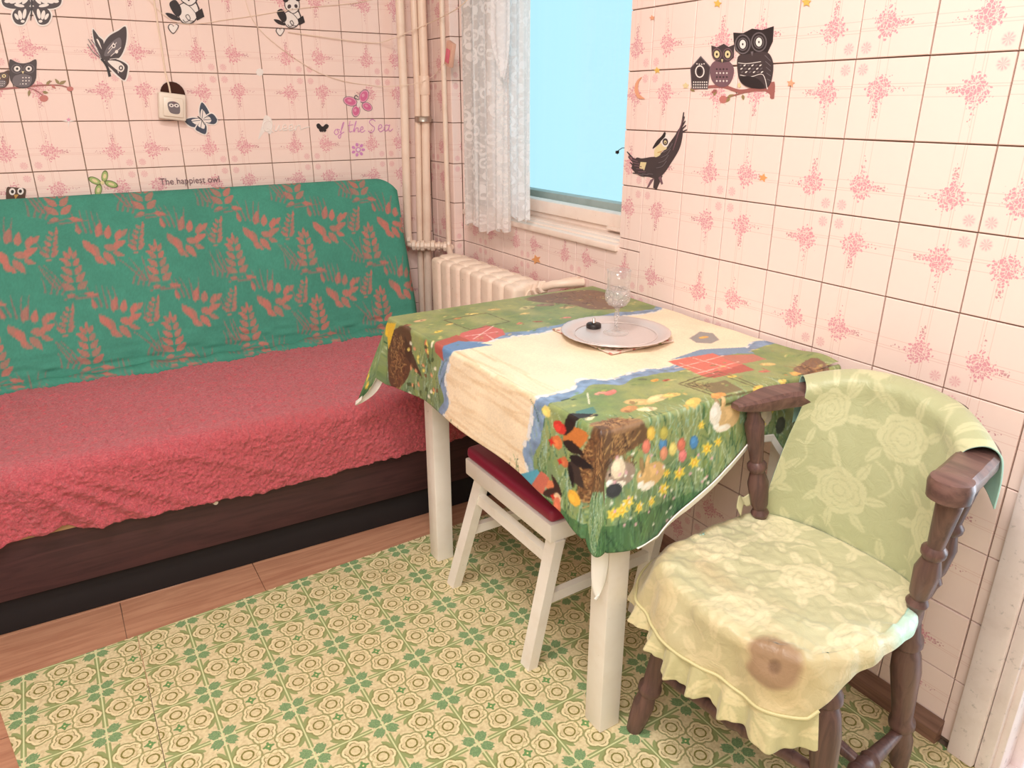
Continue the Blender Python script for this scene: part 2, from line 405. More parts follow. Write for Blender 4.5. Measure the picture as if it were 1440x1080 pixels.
# back wall: a runs along +x from x=-2.03
tile_area(wall_back, (0, 0, 0), (1, 0, 0), (0, 0, 1), (0, -1, 0), -2.03, -.04, .01, 1.97, -.2308 - 12 * .15, 1.5242 - 10 * .15, par=0, skip=lambda a, c: c < .40 and a < -.35)
# right wall: a runs along -y
holes = ((.215, 1.165, .88, 2.2),)
tile_area(wall_right, (0, 0, 0), (0, -1, 0), (0, 0, 1), (-1, 0, 0), .1995, 2.33, .01, 1.97, 1.2558 - 8 * .15, .01, holes, par=0)
# pipe chase in the corner
tile_area(wall_right, (-.04, 0, 0), (0, -1, 0), (0, 0, 1), (-1, 0, 0), 0.0, .2, .01, 1.97, .05, .01)
tile_area(wall_right, (-.04, -.2, 0), (1, 0, 0), (0, 0, 1), (0, -1, 0), 0, .04, .01, 1.97, 0, .01)

# floor: laminate boards under the sofa, printed linoleum in front
brd = {}
for row in range(4):
    y1 = -.855 + (row - 0) * .0; 
rows_y = [(-.86 - .19 * r, -.86 - .19 * (r - 1)) for r in range(-3, 3)]
for ri, (y0, y1) in enumerate(rows_y):
    cuts = {4: [-3.3, -2.63, -1.447, -1.093, -.5, 0]}.get(ri, [-3.3, -2.2 + .31 * (ri % 3), -1.0 + .27 * (ri % 4), 0])
    for a, c in zip(cuts[:-1], cuts[1:]):
        o = B().box((a + .0006, y0 + .0006, -.008), (c - .0006, y1 - .0006, -.0015 if y1 > -1.3 else -.003), .0008, seg=1).build('laminate_board', M_lam, fl)
for q in range(5):
    B().box((-3.3, -1.24 - .19 * (q + 1), -.008), (-1.6, -1.24 - .19 * q - .001, -.003), .0008, seg=1).build('laminate_board', M_lam, fl)
def slab(name, poly, z0, z1, mat, parent):
    n = len(poly); V = [(x, y, z0) for x, y in poly] + [(x, y, z1) for x, y in poly]
    F = [list(range(n))[::-1], [n + i for i in range(n)]] + [[i, (i + 1) % n, n + (i + 1) % n, n + i] for i in range(n)]
    return B().add(V, F).build(name, mat, parent, smooth=False)
slab('linoleum_sheet', [(-1.4225, -1.035), (-.01, -.975), (-.01, -3.9), (-1.4225, -3.9)], -.008, 0, M_lino, fl)
slab('linoleum_sheet', [(-1.735, -1.048), (-1.424, -1.035), (-1.424, -3.9), (-1.60, -3.9), (-1.67, -1.40)], -.008, 0, M_lino2, fl)
# skirting
sk = B().sweep([(-.001, -1.0, 0), (-.001, -2.31, 0)], [(0, 0), (-.022, 0), (-.022, .028), (-.014, .036), (0, .052)])
o = sk.build('baseboard_right', M_skirt, smooth=False); o['kind'] = 'structure'

# ------------------------------------------------------------------ window
win = empty('window_1'); win['kind'] = 'structure'
WX = .10
b = B().box((.02, -1.165, .88), (.30, -.215, .893), .002); b.build('window_reveal', M_wwin, win)
B().box((-.012, -1.163, .868), (.05, -.215, .888), .004).build('window_sill', M_wwin, win)
B().box((.05, -1.165, .888), (WX - .002, -.215, .896), .002).build('sill_board', M_wwin, win)
B().box((WX, -1.165, .893), (WX + .05, -.215, .912), .003).build('frame_rail', M_wwin, win)
B().box((WX - .012, -1.165, .914), (WX + .04, -.215, .956), .004).build('sash_rail', M_wwin, win)
B().box((WX - .02, -1.10, .905), (WX - .004, -1.005, .917), .003).build('sash_latch_plate', M_wwin, win)
B().box((WX + .01, -.46, .956), (WX + .04, -.27, 2.15), .004).build('sash_stile', M_wwin, win)
B().box((WX, -.27, .893), (WX + .05, -.215, 2.15), .004).build('frame_stile', M_wwin, win)
B().box((WX, -1.165, .893), (WX + .05, -1.12, 2.15), .004).build('frame_stile', M_wwin, win)
B().box((WX, -1.12, 2.09), (WX + .05, -.27, 2.15), .004).build('frame_rail', M_wwin, win)
M_grey = painted('outer_frame_paint', (176, 186, 180), (150, 160, 156), .5)
B().box((WX + .12, -1.12, .90), (WX + .17, -.215, .964), .004).build('outer_sash_rail', M_grey, win)
B().box((WX + .12, -.25, .972), (WX + .17, -.215, 2.15), .004).build('outer_sash_stile', M_grey, win)
M_glass = M('window_glass', (255, 255, 255), .0, Transmission_Weight=1, IOR=1.01, Alpha=1)
kk = M_glass; tr = kk.new('ShaderNodeBsdfTransparent'); gl = kk.new('ShaderNodeBsdfGlossy'); gl.inputs['Roughness'].default_value = .04
vz = kk.coord('Position', (1, 30, .6)); nn = kk.noise(vz, 4, 3)
tr_c = kk.mix(nn.step(.3, .7), (254, 255, 255), (255, 255, 255)); kk.nt.links.new(tr_c, tr.inputs[0])
mx = kk.new('ShaderNodeMixShader'); mx.inputs[0].default_value = .03; kk.nt.links.new(tr.outputs[0], mx.inputs[1]); kk.nt.links.new(gl.outputs[0], mx.inputs[2])
kk.nt.links.new(mx.outputs[0], kk.nt.nodes['Material Output'].inputs[0])
B().box((WX + .14, -1.165, .96), (WX + .144, -.235, 2.12), 0).build('pane', M_glass, win, smooth=False)
B().tube([on(884, 208, 0, .03), on(875, 208, 0, .03), on(869, 212, 0, .03), on(868, 217, 0, .03)], .0012, 6).box(on(868, 214, 0, .03) - .004, on(868, 214, 0, .03) + .004, .001).build('window_catch', M_black, win)

# ------------------------------------------------------------------ door casing at the right edge
door = empty('door_1'); door['kind'] = 'structure'
B().box((-.020, -2.385, 0), (.004, -2.333, 2.2), .004).build('casing_board', M_trim, door)
B().box((-.012, -2.412, 0), (.010, -2.386, 2.2), .003).build('casing_board', M_trim, door)
B().box((.0, -2.425, 0), (.05, -2.41, 2.2), .003).build('jamb_board', M_trim, door)
B().box((.05, -2.445, 0), (.11, -2.41, 2.2), .003).build('jamb_board', M_trim, door)
B().box((.11, -2.43, 0), (.16, -2.41, 2.2), .003).build('jamb_board', M_trim, door)
B().box((.16, -2.455, 0), (.30, -2.41, 2.2), .003).build('jamb_board', M_trim, door)
B().box((-.005, -3.3, -.03), (.34, -2.412, .012), .004).build('threshold', M_trim, door)
B().box((-.018, -3.36, 2.15), (.0, -2.33, 2.22), .004).build('casing_head', M_trim, door)

# ------------------------------------------------------------------ heating pipes
def pipe(name, label, pts, r, group=None, bands=()):
    t = thing(name, label, 'pipe', group)
    B().tube(pts, r, 18).build('pipe_run', M_pipe, t)
    for p, rr, h, mt, nm in bands:
        p = np.array(p, float); B().turned(p - [0, 0, h / 2], p + [0, 0, h / 2], [(0, rr * .9), (.05, rr), (.95, rr), (1, rr * .9)], 18).build(nm, mt, t)
    return t
x1, y1 = -.172, -.062
pipe('heating_riser', 'straight cream heating pipe farthest left, on the tiled back wall beside the sofa back', [(x1, y1, 2.6), (x1, y1, 1.3), (x1 - .012, y1, .80), (x1 - .010, y1, .75)], .0155)
pipe('heating_riser', 'thick cream pipe in the corner with a steel clamp and a joint sleeve', [(-.082, -.06, 2.6), (-.082, -.06, 1.3), (-.098, -.06, .75), (-.11, -.06, .0)], .0165,
     bands=[((-.083, -.06, 1.345), .020, .07, M_pipe, 'joint_sleeve')])
pipe('heating_riser', 'cream pipe running right against the left side of the thick clamped corner pipe', [(-.108, -.045, 2.6), (-.108, -.045, 1.3), (-.124, -.045, .75), (-.135, -.045, .0)], .0125)
pipe('heating_riser', 'thinnest cream pipe, in front of the tiled corner chase next to the curtain', [(-.062, -.186, 2.6), (-.062, -.186, 1.3), (-.064, -.19, .75), (-.064, -.19, .735)], .0095)
cl = thing('pipe_clamp', 'small steel clamp around the corner pipes', 'clamp')
cz = 1.222
B().turned((-.092, -.057, cz - .011), (-.092, -.057, cz + .011), [(0, .031), (.12, .034), (.3, .0335), (.7, .0335), (.88, .034), (1, .031)], 22).build('clamp_band', M_steel, cl)
B().tube([(-.06, -.05, cz), (-.034, -.03, cz - .004)], .003, 8).build('clamp_bolt', M_steel, cl)
# branch: fittings between the risers and the radiator
br = thing('radiator_branch_pipe', 'lumpy painted pipe fittings joining the risers to the radiator top', 'pipe')
B().tube([(-.182, -.062, .772), (-.182, -.068, .742), (-.165, -.08, .735), (-.06, -.14, .735), (-.055, -.19, .735)], .0145, 14).build('pipe_run', M_pipe, br)
for p, rr in (((-.180, -.064, .758), .021), ((-.165, -.078, .737), .022), ((-.150, -.088, .735), .019), ((-.135, -.096, .735), .022), ((-.112, -.108, .735), .019), ((-.098, -.118, .735), .023), ((-.078, -.13, .735), .018), ((-.064, -.16, .735), .021), ((-.062, -.188, .75), .016)):
    p = np.array(p); d_ = np.array([.5, -.35, 0]) / 2; d_ = d_ / np.linalg.norm(d_) * rr * .42
    B().turned(p - d_, p + d_, [(0, rr * .82), (.15, rr), (.85, rr), (1, rr * .82)], 8).build('pipe_fitting', M_pipe, br)
B().tube([(-.06, -.185, .735), (-.085, -.24, .722), (-.105, -.29, .705)], .012, 14).build('pipe_run', M_pipe, br)
tp = thing('radiator_outlet_pipe', 'white pipe with a union nut running from the radiator end towards the window wall', 'pipe')
B().tube([(-.115, -.885, .704), (-.115, -.925, .724), (-.095, -.97, .742), (-.055, -1.005, .748), (-.012, -1.015, .748)], .0135, 14).build('pipe_run', M_pipe, tp)
B().tube([(-.05, -.885, .715), (-.03, -.95, .742), (-.012, -.995, .754)], .010, 12).build('pipe_run', M_pipe, tp)
for p in ((-.115, -.905, .715), (-.112, -.932, .728)):
    p = np.array(p); B().turned(p + [0, .008, -.003], p - [0, .008, -.003], [(0, .019), (.15, .022), (.85, .022), (1, .019)], 6).build('union_nut', M_pipe, tp)

# ------------------------------------------------------------------ radiator
rad = thing('radiator', 'cream cast iron sectional radiator under the window', 'radiator')
sec = None
for i in range(8):
    y = -.315 - i * .0765
    if sec is None:
        b = B()
        b.box((-.193, -.0355, .15), (-.137, .0355, .712), .017, seg=4); b.box((-.103, -.0355, .15), (-.050, .0355, .712), .017, seg=4)
        b.box((-.165, -.0335, .642), (-.075, .0335, .720), .020, seg=4); b.box((-.165, -.0335, .142), (-.075, .0335, .21), .020, seg=4)
        b.box((-.188, -.012, .2), (-.055, .012, .68), .004)
        b.tube([(-.12, -.0395, .675), (-.12, .0395, .675)], .025, 14); b.tube([(-.12, -.0395, .18), (-.12, .0395, .18)], .025, 14)
        sec = b.build('radiator_section', M_rad, rad); sec.location = (0, y, .014)
    else:
        c = sec.copy(); COL.objects.link(c); c.parent = rad; c.location.y = y
for y in (-.40, -.83): B().box((-.05, y, .60), (-.001, y + .015, .615), .002).build('wall_bracket', M_rad, rad)

# ------------------------------------------------------------------ lace curtain
def lace_mat(name, base, amp, tint=(252, 240, 232)):
    k = M(name, tint, .8); p = k.coord('Position'); X, Y, Z = k.xyz(p)
    cv = k.new('ShaderNodeCombineXYZ'); k.nt.links.new(Y.k, cv.inputs[0]); k.nt.links.new(Z.k, cv.inputs[1]); cv = cv.outputs[0]
    d = k.vor(cv, 24); ringp = (d - .36).f('ABSOLUTE').lt(.09); dot = d.lt(.12)
    nz = k.noise(cv, 60, 3).step(.5, .62)
    net = ((Y * 1900).f('SINE') * (Z * 1900).f('SINE')).gt(0.0)
    pat = ringp.f('MAXIMUM', dot).f('MAXIMUM', nz * .6)
    al = (net * .06 + base) + pat * amp
    tr = k.new('ShaderNodeBsdfTransparent'); tl = k.new('ShaderNodeBsdfTranslucent'); tl.inputs[0].default_value = (*lin(tint), 1)
    df = k.new('ShaderNodeBsdfDiffuse'); df.inputs[0].default_value = (*lin(tint), 1)
    m1 = k.new('ShaderNodeMixShader'); m1.inputs[0].default_value = .42; k.nt.links.new(df.outputs[0], m1.inputs[1]); k.nt.links.new(tl.outputs[0], m1.inputs[2])
    m2 = k.new('ShaderNodeMixShader'); k.nt.links.new(al.k, m2.inputs[0]); k.nt.links.new(tr.outputs[0], m2.inputs[1]); k.nt.links.new(m1.outputs[0], m2.inputs[2])
    k.nt.links.new(m2.outputs[0], k.nt.nodes['Material Output'].inputs[0]); return k
M_lace = lace_mat('white_lace', .66, .28, (255, 249, 246)); M_lace2 = lace_mat('dense_lace', .72, .22, (255, 252, 252))
cur = thing('lace_curtain', 'white lace curtain hanging at the left side of the window', 'curtain')
def curtain(name, ya, yb, za, zb, x0, amp, waves, mat, taper=0, seed=1, hem=.006):
    n, k = 130, 90; P = np.zeros((n, k, 3)); s = np.linspace(0, 1, n)[:, None]; t = np.linspace(0, 1, k)[None, :]
    P[..., 1] = ya + (yb - ya) * (s + taper * (t - .5) * .12)
    P[..., 2] = za + (zb(s) if callable(zb) else zb - 0 * s) * 1.0 * t - za * t + hem * np.sin(s * 40) * t ** 8
    P[..., 0] = x0 + amp * (np.sin(s * waves * 6.28 + 1.3 * np.sin(t * 2 + seed)) * (.45 + .55 * t) + .5 * np.sin(s * waves * 15 + seed) * t)
    return sheet(name, P, mat, cur)
curtain('lace_panel', -.315, -.655, 2.2, lambda s: .842 + .012 * s + .008 * np.sin(s * 9), -.062, .011, 4.5, M_lace, 0, 1)
curtain('lace_panel', -.50, -.735, 2.2, lambda s: .905 + .0 * s, -.035, .007, 4, M_lace2, .3, 4)
# pointed flounce hanging in front
n = 40; P = np.zeros((n, 60, 3)); t = np.linspace(0, 1, 60)
lp = [on(x, y, 0, -.088) for x, y in ((692, 0), (692, 50), (698, 80), (706, 105))]; rp = [on(x, y, 0, -.088) for x, y in ((721, 0), (721, 50), (718, 85), (713, 112))]
L = sm([lp[0] + [0, 0, .6]] + lp, 20, False); Rr = sm([rp[0] + [0, 0, .6]] + rp, 20, False)
for j in range(60):
    q = int(j / 59 * (len(L) - 1)); s = np.linspace(0, 1, n)[:, None]
    P[:, j] = L[q] * (1 - s) + Rr[q] * s; P[:, j, 0] += .008 * np.sin(s[:, 0] * 12) - .006
sheet('lace_flounce', P, M_lace2, cur)
rod = tag(B().tube([(-.06, -.2, 2.22), (-.06, -1.3, 2.22)], .009, 12).build('curtain_rod', M_plast), 'thin white curtain rod above the window', 'rod')

# ------------------------------------------------------------------ sofa
shy = lambda x: -.026 * (x + 1.2)
sofa = thing('sofa_bed', 'old sofa bed with a green leaf print backrest and dark board base', 'sofa')
SX0, SX1 = -2.2, -.235
skew = lambda v: np.array([v[0], v[1] + shy(v[0]), v[2] - .0])
# base board: lower edge rises a little to the left as in the photo
B().box((SX0, -.885, .105), (SX1, -.862, .385), .003, xf=skew).build('front_board', M_board, sofa)
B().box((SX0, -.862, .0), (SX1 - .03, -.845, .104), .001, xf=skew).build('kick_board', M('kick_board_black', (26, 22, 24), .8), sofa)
B().box((SX1 - .02, -.862, .105), (SX1, -.08, .385), .003, xf=skew).build('side_board', M_board, sofa)
B().box((SX0, -.862, .105), (SX1 - .02, -.08, .14), .003, xf=skew).build('bottom_board', M_board, sofa)
B().box((SX0, -.893, .268), (-1.42, -.886, .385), .002, xf=skew).build('wood_strip', M_pale, sofa)
for x in (-2.1, -.33):
    for y in (-.72, -.15): B().box((x - .03, y - .03, 0), (x + .03, y + .03, .106), .004).build('leg', M_board, sofa)
B().box((SX0, -.885, .386), (SX1, -.06, .440), .02, xf=skew).build('seat_cushion', M_board, sofa)
p = on(303, 706, 1, -.895); B().tube([p, p + [0, -.006, 0]], [.008, .006], 12).build('button', M_plast, sofa)
# backrest fabric print (x, h) along the slanted front
cv = Canvas(-2.25, -.12, -.1, .78, .0022, (66, 142, 122))
cn = snoise(cv.X, cv.Y, .03, 3) * .5 + snoise(cv.X, cv.Y, .2, 4) * .5
cv.a *= (1 + (cn[..., None] - .5) * .10)
CO = (190, 116, 104)
def leafp(cx, cy, l, wd, a):
    a = math.radians(a); pts = [(0, 0), (l * .3, wd * .5), (l * .62, wd * .42), (l, 0), (l * .62, -wd * .42), (l * .3, -wd * .5)]
    return sm([(cx + x * math.cos(a) - y * math.sin(a), cy + x * math.sin(a) + y * math.cos(a)) for x, y in pts], 3)
def cluster(x, y, s=1.0, fl_=1):
    for (dx, dy, l, wd, a) in ((-.048, .030, .052, .020, -62), (-.030, .018, .050, .022, -75), (-.012, .034, .045, .018, 70), (-.004, -.008, .045, .020, -60), (.012, .028, .038, .018, 75), (.020, .004, .040, .018, 20),
                               (.032, .020, .036, .016, 62), (.042, .030, .034, .014, 40), (-.028, -.020, .034, .018, -40), (.000, .008, .036, .02, -20), (-.052, .046, .03, .012, 100), (.02, -.01, .03, .014, -30)):
        cv.poly(leafp(x + dx * s * fl_, y + dy * s, l * s, wd * s, a if fl_ > 0 else 180 - a), CO, rng.uniform(.75, .95))
def wheat(x, y, s=1.0, tilt=0):
    for i in range(5):
        yy = y + (.052 - i * .024) * s; xx = x + tilt * (.05 - i * .023) * s; wv_ = .0145 + .0012 * i
        cv.poly(leafp(xx - .0035 * s, yy, (.028 + .004 * i) * s, wv_ * s, 122 + i * 5), CO, rng.uniform(.7, .92))
        cv.poly(leafp(xx + .0035 * s, yy, (.026 + .004 * i) * s, wv_ * s, 60 - i * 5), CO, rng.uniform(.7, .92))
    cv.poly(leafp(x + tilt * .06, y + .062 * s, .028 * s, .010 * s, 88), CO, .9)
    cv.poly(leafp(x + .018 * s, y - .058 * s, .036 * s, .014 * s, -12), CO, .9); cv.poly(leafp(x - .008, y - .056 * s, .026 * s, .012 * s, 190), CO, .8)
def stalks(x, y, s=1.0, bend=.02, a0=100, k=5, al=.55, sp=.014, l=.075):
    for i in range(k):
        a = math.radians(a0 - i * 6); q = np.linspace(0, 1, 8)
        px_ = x + i * sp + q * l * s * math.cos(a) + bend * (q ** 2) * math.sin(i + x * 9); py_ = y - i * .004 + q * l * s * math.sin(a)
        cv.line(np.stack([px_, py_], 1), .0065, (158, 110, 104), al, .002)
for iy in range(-2, 4):
    for ix in range(-1, 9):
        x = -.297 - .246 * ix - .0 * iy; y = .178 + .242 * iy
        cluster(x, y, 1.15); stalks(x - .055, y + .06, 1, .01, 108, 5, .75)
        wheat(x - .10, y + .166, 1.05, .05); stalks(x - .155, y + .13, 1, -.02, 118, 3, .8, .012, .09); stalks(x - .14, y + .095, 1, .02, 10, 2, .75, .03, .07)
        wheat(x - .142, y + .02, .68, .35); stalks(x - .17, y + .0, .8, .02, 100, 3, .6)
        stalks(x + .06, y + .12, .7, .02, 80, 4, .7)
cv.a *= (1 + (rng.random((cv.h, cv.w, 1)) - .5) * .10)
M_sofa = printmat('green_leaf_print_fabric', .85); M_sofa.bump(M_sofa.noise(M_sofa.coord('Position'), 500, 2), .3, .0008)
# backrest: rounded cushion, profile in (depth, height)
prof = sm([(-.235, .40), (-.268, .43), (-.272, .47), (-.252, .56), (-.200, .72), (-.145, .86), (-.105, .955), (-.083, .992), (-.060, 1.003), (-.035, .985), (-.03, .94), (-.06, .80), (-.12, .55), (-.16, .42)], 9, False)
n = 620; xs = np.linspace(-2.2, -.232, n); k = len(prof); P = np.zeros((n, k * 3 - 2, 3)); pr_ = np.array([np.interp(np.linspace(0, k - 1, k * 3 - 2), np.arange(k), prof[:, i]) for i in (0, 1)]).T
ctr = np.array([-.15, .70])
h = np.zeros((n, len(pr_))); hh = (pr_[:, 1] - .45) / .93
for i, x in enumerate(xs):
    e = max(0, (x - (-.232 - .055)) / .055); f_ = math.sqrt(max(0, 1 - e * e)); f2 = 1 - .10 * (1 - f_)
    lean = .0
    # the right edge slants outwards towards the bottom
    P[i, :, 0] = x - .035 * np.clip((pr_[:, 1] - .45) / .55, 0, 1) ** 1.3 * ((x + 2.2) / 1.97) ** 3
    P[i, :, 1] = ctr[0] + (pr_[:, 0] - ctr[0]) * (1 - (1 - f_) * .92) + shy(x)
    P[i, :, 2] = ctr[1] + (pr_[:, 1] - ctr[1]) * (1 - (1 - f_) * .13) + .012 * ((x + 1.2) / 1.0) * np.clip((pr_[:, 1] - .45) / .5, 0, 1) * .5
nz = snoise(P[..., 0], P[..., 2], .09, 9) - .5; nz2 = snoise(P[..., 0] * .5, P[..., 2] * 2, .03, 12) - .5
low = np.clip(1 - np.abs(P[..., 2] - .50) / .09, 0, 1); P[..., 1] -= .006 * nz + .010 * nz2 * low
colr = lin(cv.sample(P[..., 0], np.broadcast_to(hh, P.shape[:2])))
bk_ = sheet('backrest', P, M_sofa, sofa, colr)
# bunched fabric roll along the crease
n = 420; xs = np.linspace(-2.2, -.262, n); ang = np.linspace(-.6, math.pi + .6, 16); P = np.zeros((n, 16, 3))
for i, x in enumerate(xs):
    r_ = .021 + .007 * math.sin(x * 17) * math.sin(x * 7 + 1) + .003 * math.sin(x * 61); r_ *= min(1, (-.262 - x) / .04 + .25)
    P[i, :, 0] = x; P[i, :, 1] = -.302 - .010 * math.sin(x * 5 + .4) - np.sin(ang) * r_ * 1.35 + shy(x) + .02; P[i, :, 2] = .452 + np.cos(ang) * r_ + .006
colr = lin(cv.sample(P[..., 0], .0 + (P[..., 2] - .44) * 2 - .02))
sheet('fabric_fold', P, M_sofa, bk_, colr)

# throw
M_throw = M('red_fleece', (188, 74, 84), .95, Sheen_Weight=.25)
k = M_throw; p = k.coord('Position'); a = k.vor(p, 150); n1 = k.noise(p, 90, 4, .7, 2.5); n2 = k.noise(p, 5, 3)
c_ = k.mix(n1.step(.32, .68), (192, 72, 84), (222, 104, 112)); c_ = k.mix(n2.step(.4, .7) * .35, c_, (196, 88, 88)); k.col(c_); k.bump(n1 * 1.2 + a * .5, .9, .006)
hem = [on(x, y, 1, -.90) for x, y in ((-150, 800), (0, 770), (39, 756), (60, 752), (87, 738), (121, 741), (183, 729), (252, 713), (303, 700), (367, 691), (415, 676), (531, 644), (587, 630), (650, 608), (700, 592))]
hx = [-2.3] + [q[0] for q in hem] + [-.2]; hz = [hem[0][2]] + [q[2] for q in hem] + [hem[-1][2]]
n, k2 = 760, 330; xs = np.linspace(-2.195, -.245, n); P = np.zeros((n, k2, 3))
for i, x in enumerate(xs):
    zt = .452; zb = np.interp(x, hx, hz) + .0015 * math.sin(x * 140) + .001 * math.sin(x * 61); yf = -.902; rc = .045
    l1 = .66 - .0; arc = rc * math.pi / 2; l3 = zt - rc - zb
    s = np.linspace(0, l1 + arc + l3, k2); y = np.where(s < l1, -.262 + (yf + rc + .262) * s / l1, 0); z = np.full(k2, zt)
    q = (s >= l1) & (s < l1 + arc); th = (s[q] - l1) / rc; y[q] = yf + rc - rc * np.sin(th); z[q] = zt - rc + rc * np.cos(th)
    q = s >= l1 + arc; y[q] = yf; z[q] = zt - rc - (s[q] - l1 - arc)
    P[i, :, 0] = x; P[i, :, 1] = y + shy(x); P[i, :, 2] = z
X, Y, Z = P[..., 0], P[..., 1], P[..., 2]
front = np.clip((-.80 - (Y - shy(X))) / .10, 0, 1); S_ = np.cumsum(np.r_[0, np.ones(k2 - 1)])[None, :] / k2
nrm = np.stack([0 * X, -front, 1 - front], -1); nrm /= np.linalg.norm(nrm, axis=-1, keepdims=True)
vert = Z - Y * .6
dsp = .008 * (snoise(X, vert, .11, 1) - .5) + .004 * (snoise(X, vert, .022, 2) - .5) + .006 * (snoise(X, vert, .008, 5) - .5) + .004 * (snoise(X, vert, .005, 6) - .5)
# slanting drape folds towards the left end of the front
for x0_, sl, am, wd in ((-1.50, .9, .030, .028), (-1.42, 1.3, .022, .022), (-1.33, 1.8, .014, .03), (-1.57, .3, .020, .02), (-1.72, .5, .02, .04), (-1.05, 2.2, .010, .03)):
    d_ = (X - x0_) - sl * (.33 - Z) * 1.0; dsp += front * .62 * am * np.exp(-(d_ / wd) ** 2) * np.clip((.50 - Z) / .12, 0, 1)
P += nrm * (dsp[..., None] + .008)
tag(sheet('fleece_throw', P, M_throw, None, None, -.010), 'shaggy coral red fleece throw spread over the sofa seat', 'blanket')

# ------------------------------------------------------------------ kitchen table
table = thing('kitchen_table', 'white painted kitchen table with square legs under the farm print cloth', 'table')
TX0, TX1, TY0, TY1, TZ = -.655, -.025, -1.925, -1.085, .742
B().box((TX0, TY0, TZ - .022), (TX1, TY1, TZ - .003), .003).build('tabletop', M_white, table)
for lo, hi in (((-.612, -1.911, 0), (-.558, -1.857, .72)), ((-.622, -1.152, 0), (-.570, -1.100, .72)), ((-.10, -1.911, 0), (-.046, -1.857, .72)), ((-.10, -1.152, 0), (-.046, -1.10, .72))):
    B().box(lo, hi, .003).build('leg', M_white, table)
for lo, hi in (((-.60, -1.86, .625), (-.58, -1.15, .72)), ((-.075, -1.86, .625), (-.055, -1.15, .72)), ((-.56, -1.90, .625), (-.10, -1.88, .72)), ((-.56, -1.13, .625), (-.10, -1.11, .72))):
    B().box(lo, hi, .002).build('apron', M_white, table)

# tablecloth ---------------------------------------------------------
CX0, CX1, CY0, CY1, CZ = -.672, -.018, -1.940, -1.072, .748
tc = Canvas(-1.02, -2.32, .02, -.72, .002, (222, 200, 160))
G = np.zeros(tc.X.shape)
def top(x, y): q = on(x, y, 2, CZ); return (q[0], q[1])
def left(x, y, pl=-.69): q = on(x, y, 0, pl); return (CX0 - (CZ - q[2]), q[1])
def frnt(x, y, pl=-1.958): q = on(x, y, 1, pl); return (q[0], CY0 - (CZ - q[2]))
TP = lambda pts: [top(*p) for p in pts]
LP = lambda pts: [left(*p) for p in pts]
FP = lambda pts: [frnt(*p) for p in pts]
X, Y = tc.X, tc.Y
n1 = snoise(X, Y, .05, 21); n2 = snoise(X, Y, .012, 22); n3 = snoise(X, Y, .18, 23)
cream = np.array((253, 232, 200.)) * (1 - .05 * (n1[..., None])) ; side = np.clip((-.66 - X) / .1, 0, 1)
tc.a[:] = cream
# faint wood-like streaks of the cream panel along its fold
for i in range(70):
    y0_ = rng.uniform(-1.78, -1.38); x0_ = rng.uniform(-.90, -.62); l = rng.uniform(.08, .3)
    q = np.linspace(0, 1, 8); tc.line(np.stack([x0_ + .006 * np.sin(q * 5 + i), y0_ - .0 + l * (q - .5)], 1), rng.uniform(.003, .010), (206, 168, 120), rng.uniform(.06, .24))
edgeN = -1.415 + .03 * (snoise(X, X * 0, .06, 31) - .5) + .05 * (X + .4)
edgeN = -1.398 + .05 * (X + .4) * .4 + .035 * (snoise(X, X * 0, .05, 31) - .5)
edgeS = -1.742 + .045 * (snoise(X, X * 0, .05, 33) - .5)
gn = Y > edgeN; gs = Y < edgeS
grass = np.stack([128 + 48 * n1 - 18 * n2, 148 + 28 * n1 - 14 * n2, 86 + 26 * n1], -1)
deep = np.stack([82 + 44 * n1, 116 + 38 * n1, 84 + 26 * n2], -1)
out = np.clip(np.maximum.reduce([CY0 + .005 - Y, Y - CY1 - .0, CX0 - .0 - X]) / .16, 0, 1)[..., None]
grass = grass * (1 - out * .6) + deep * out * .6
for gmask, ed, sg in ((gn, edgeN, 1), (gs, edgeS, -1)):
    tc.a[gmask] = grass[gmask]
    d_ = (Y - ed) * sg
    wtr = (d_ > -.002) & (d_ < .022 + .02 * n1); tc.a[wtr] = (np.array((146, 174, 208.)) * (1 - .25 * n2[..., None]))[wtr]
    foam = (d_ > -.010) & (d_ < .004) & (n2 > .45); tc.a[foam] = (228, 226, 224)
def blades(x0_, y0_, x1_, y1_, k, dirv, cols, l=(.02, .06), wd=.0035, al=.7):
    for i in range(k):
        x = rng.uniform(x0_, x1_); y = rng.uniform(y0_, y1_); L_ = rng.uniform(*l); a = math.atan2(dirv[1], dirv[0]) + rng.normal(0, .25); bnd = rng.normal(0, .012)
        q = np.linspace(0, 1, 5); tc.line(np.stack([x + q * L_ * math.cos(a) - bnd * q * q * math.sin(a), y + q * L_ * math.sin(a) + bnd * q * q * math.cos(a)], 1), wd, cols[rng.integers(len(cols))], al, .001)
GR = [(56, 104, 66), (38, 82, 58), (110, 150, 96), (142, 176, 132), (92, 136, 112), (184, 204, 176), (160, 194, 182), (196, 208, 170), (140, 170, 140)]
blades(-.85, -2.30, 0, -1.95, 1500, (0, 1), GR); blades(-1.0, -2.1, -.70, -1.76, 420, (1, .2), GR); blades(-1.0, -1.38, -.72, -.75, 500, (1, 0), GR); blades(-.7, -1.05, 0, -.75, 300, (0, -1), GR)
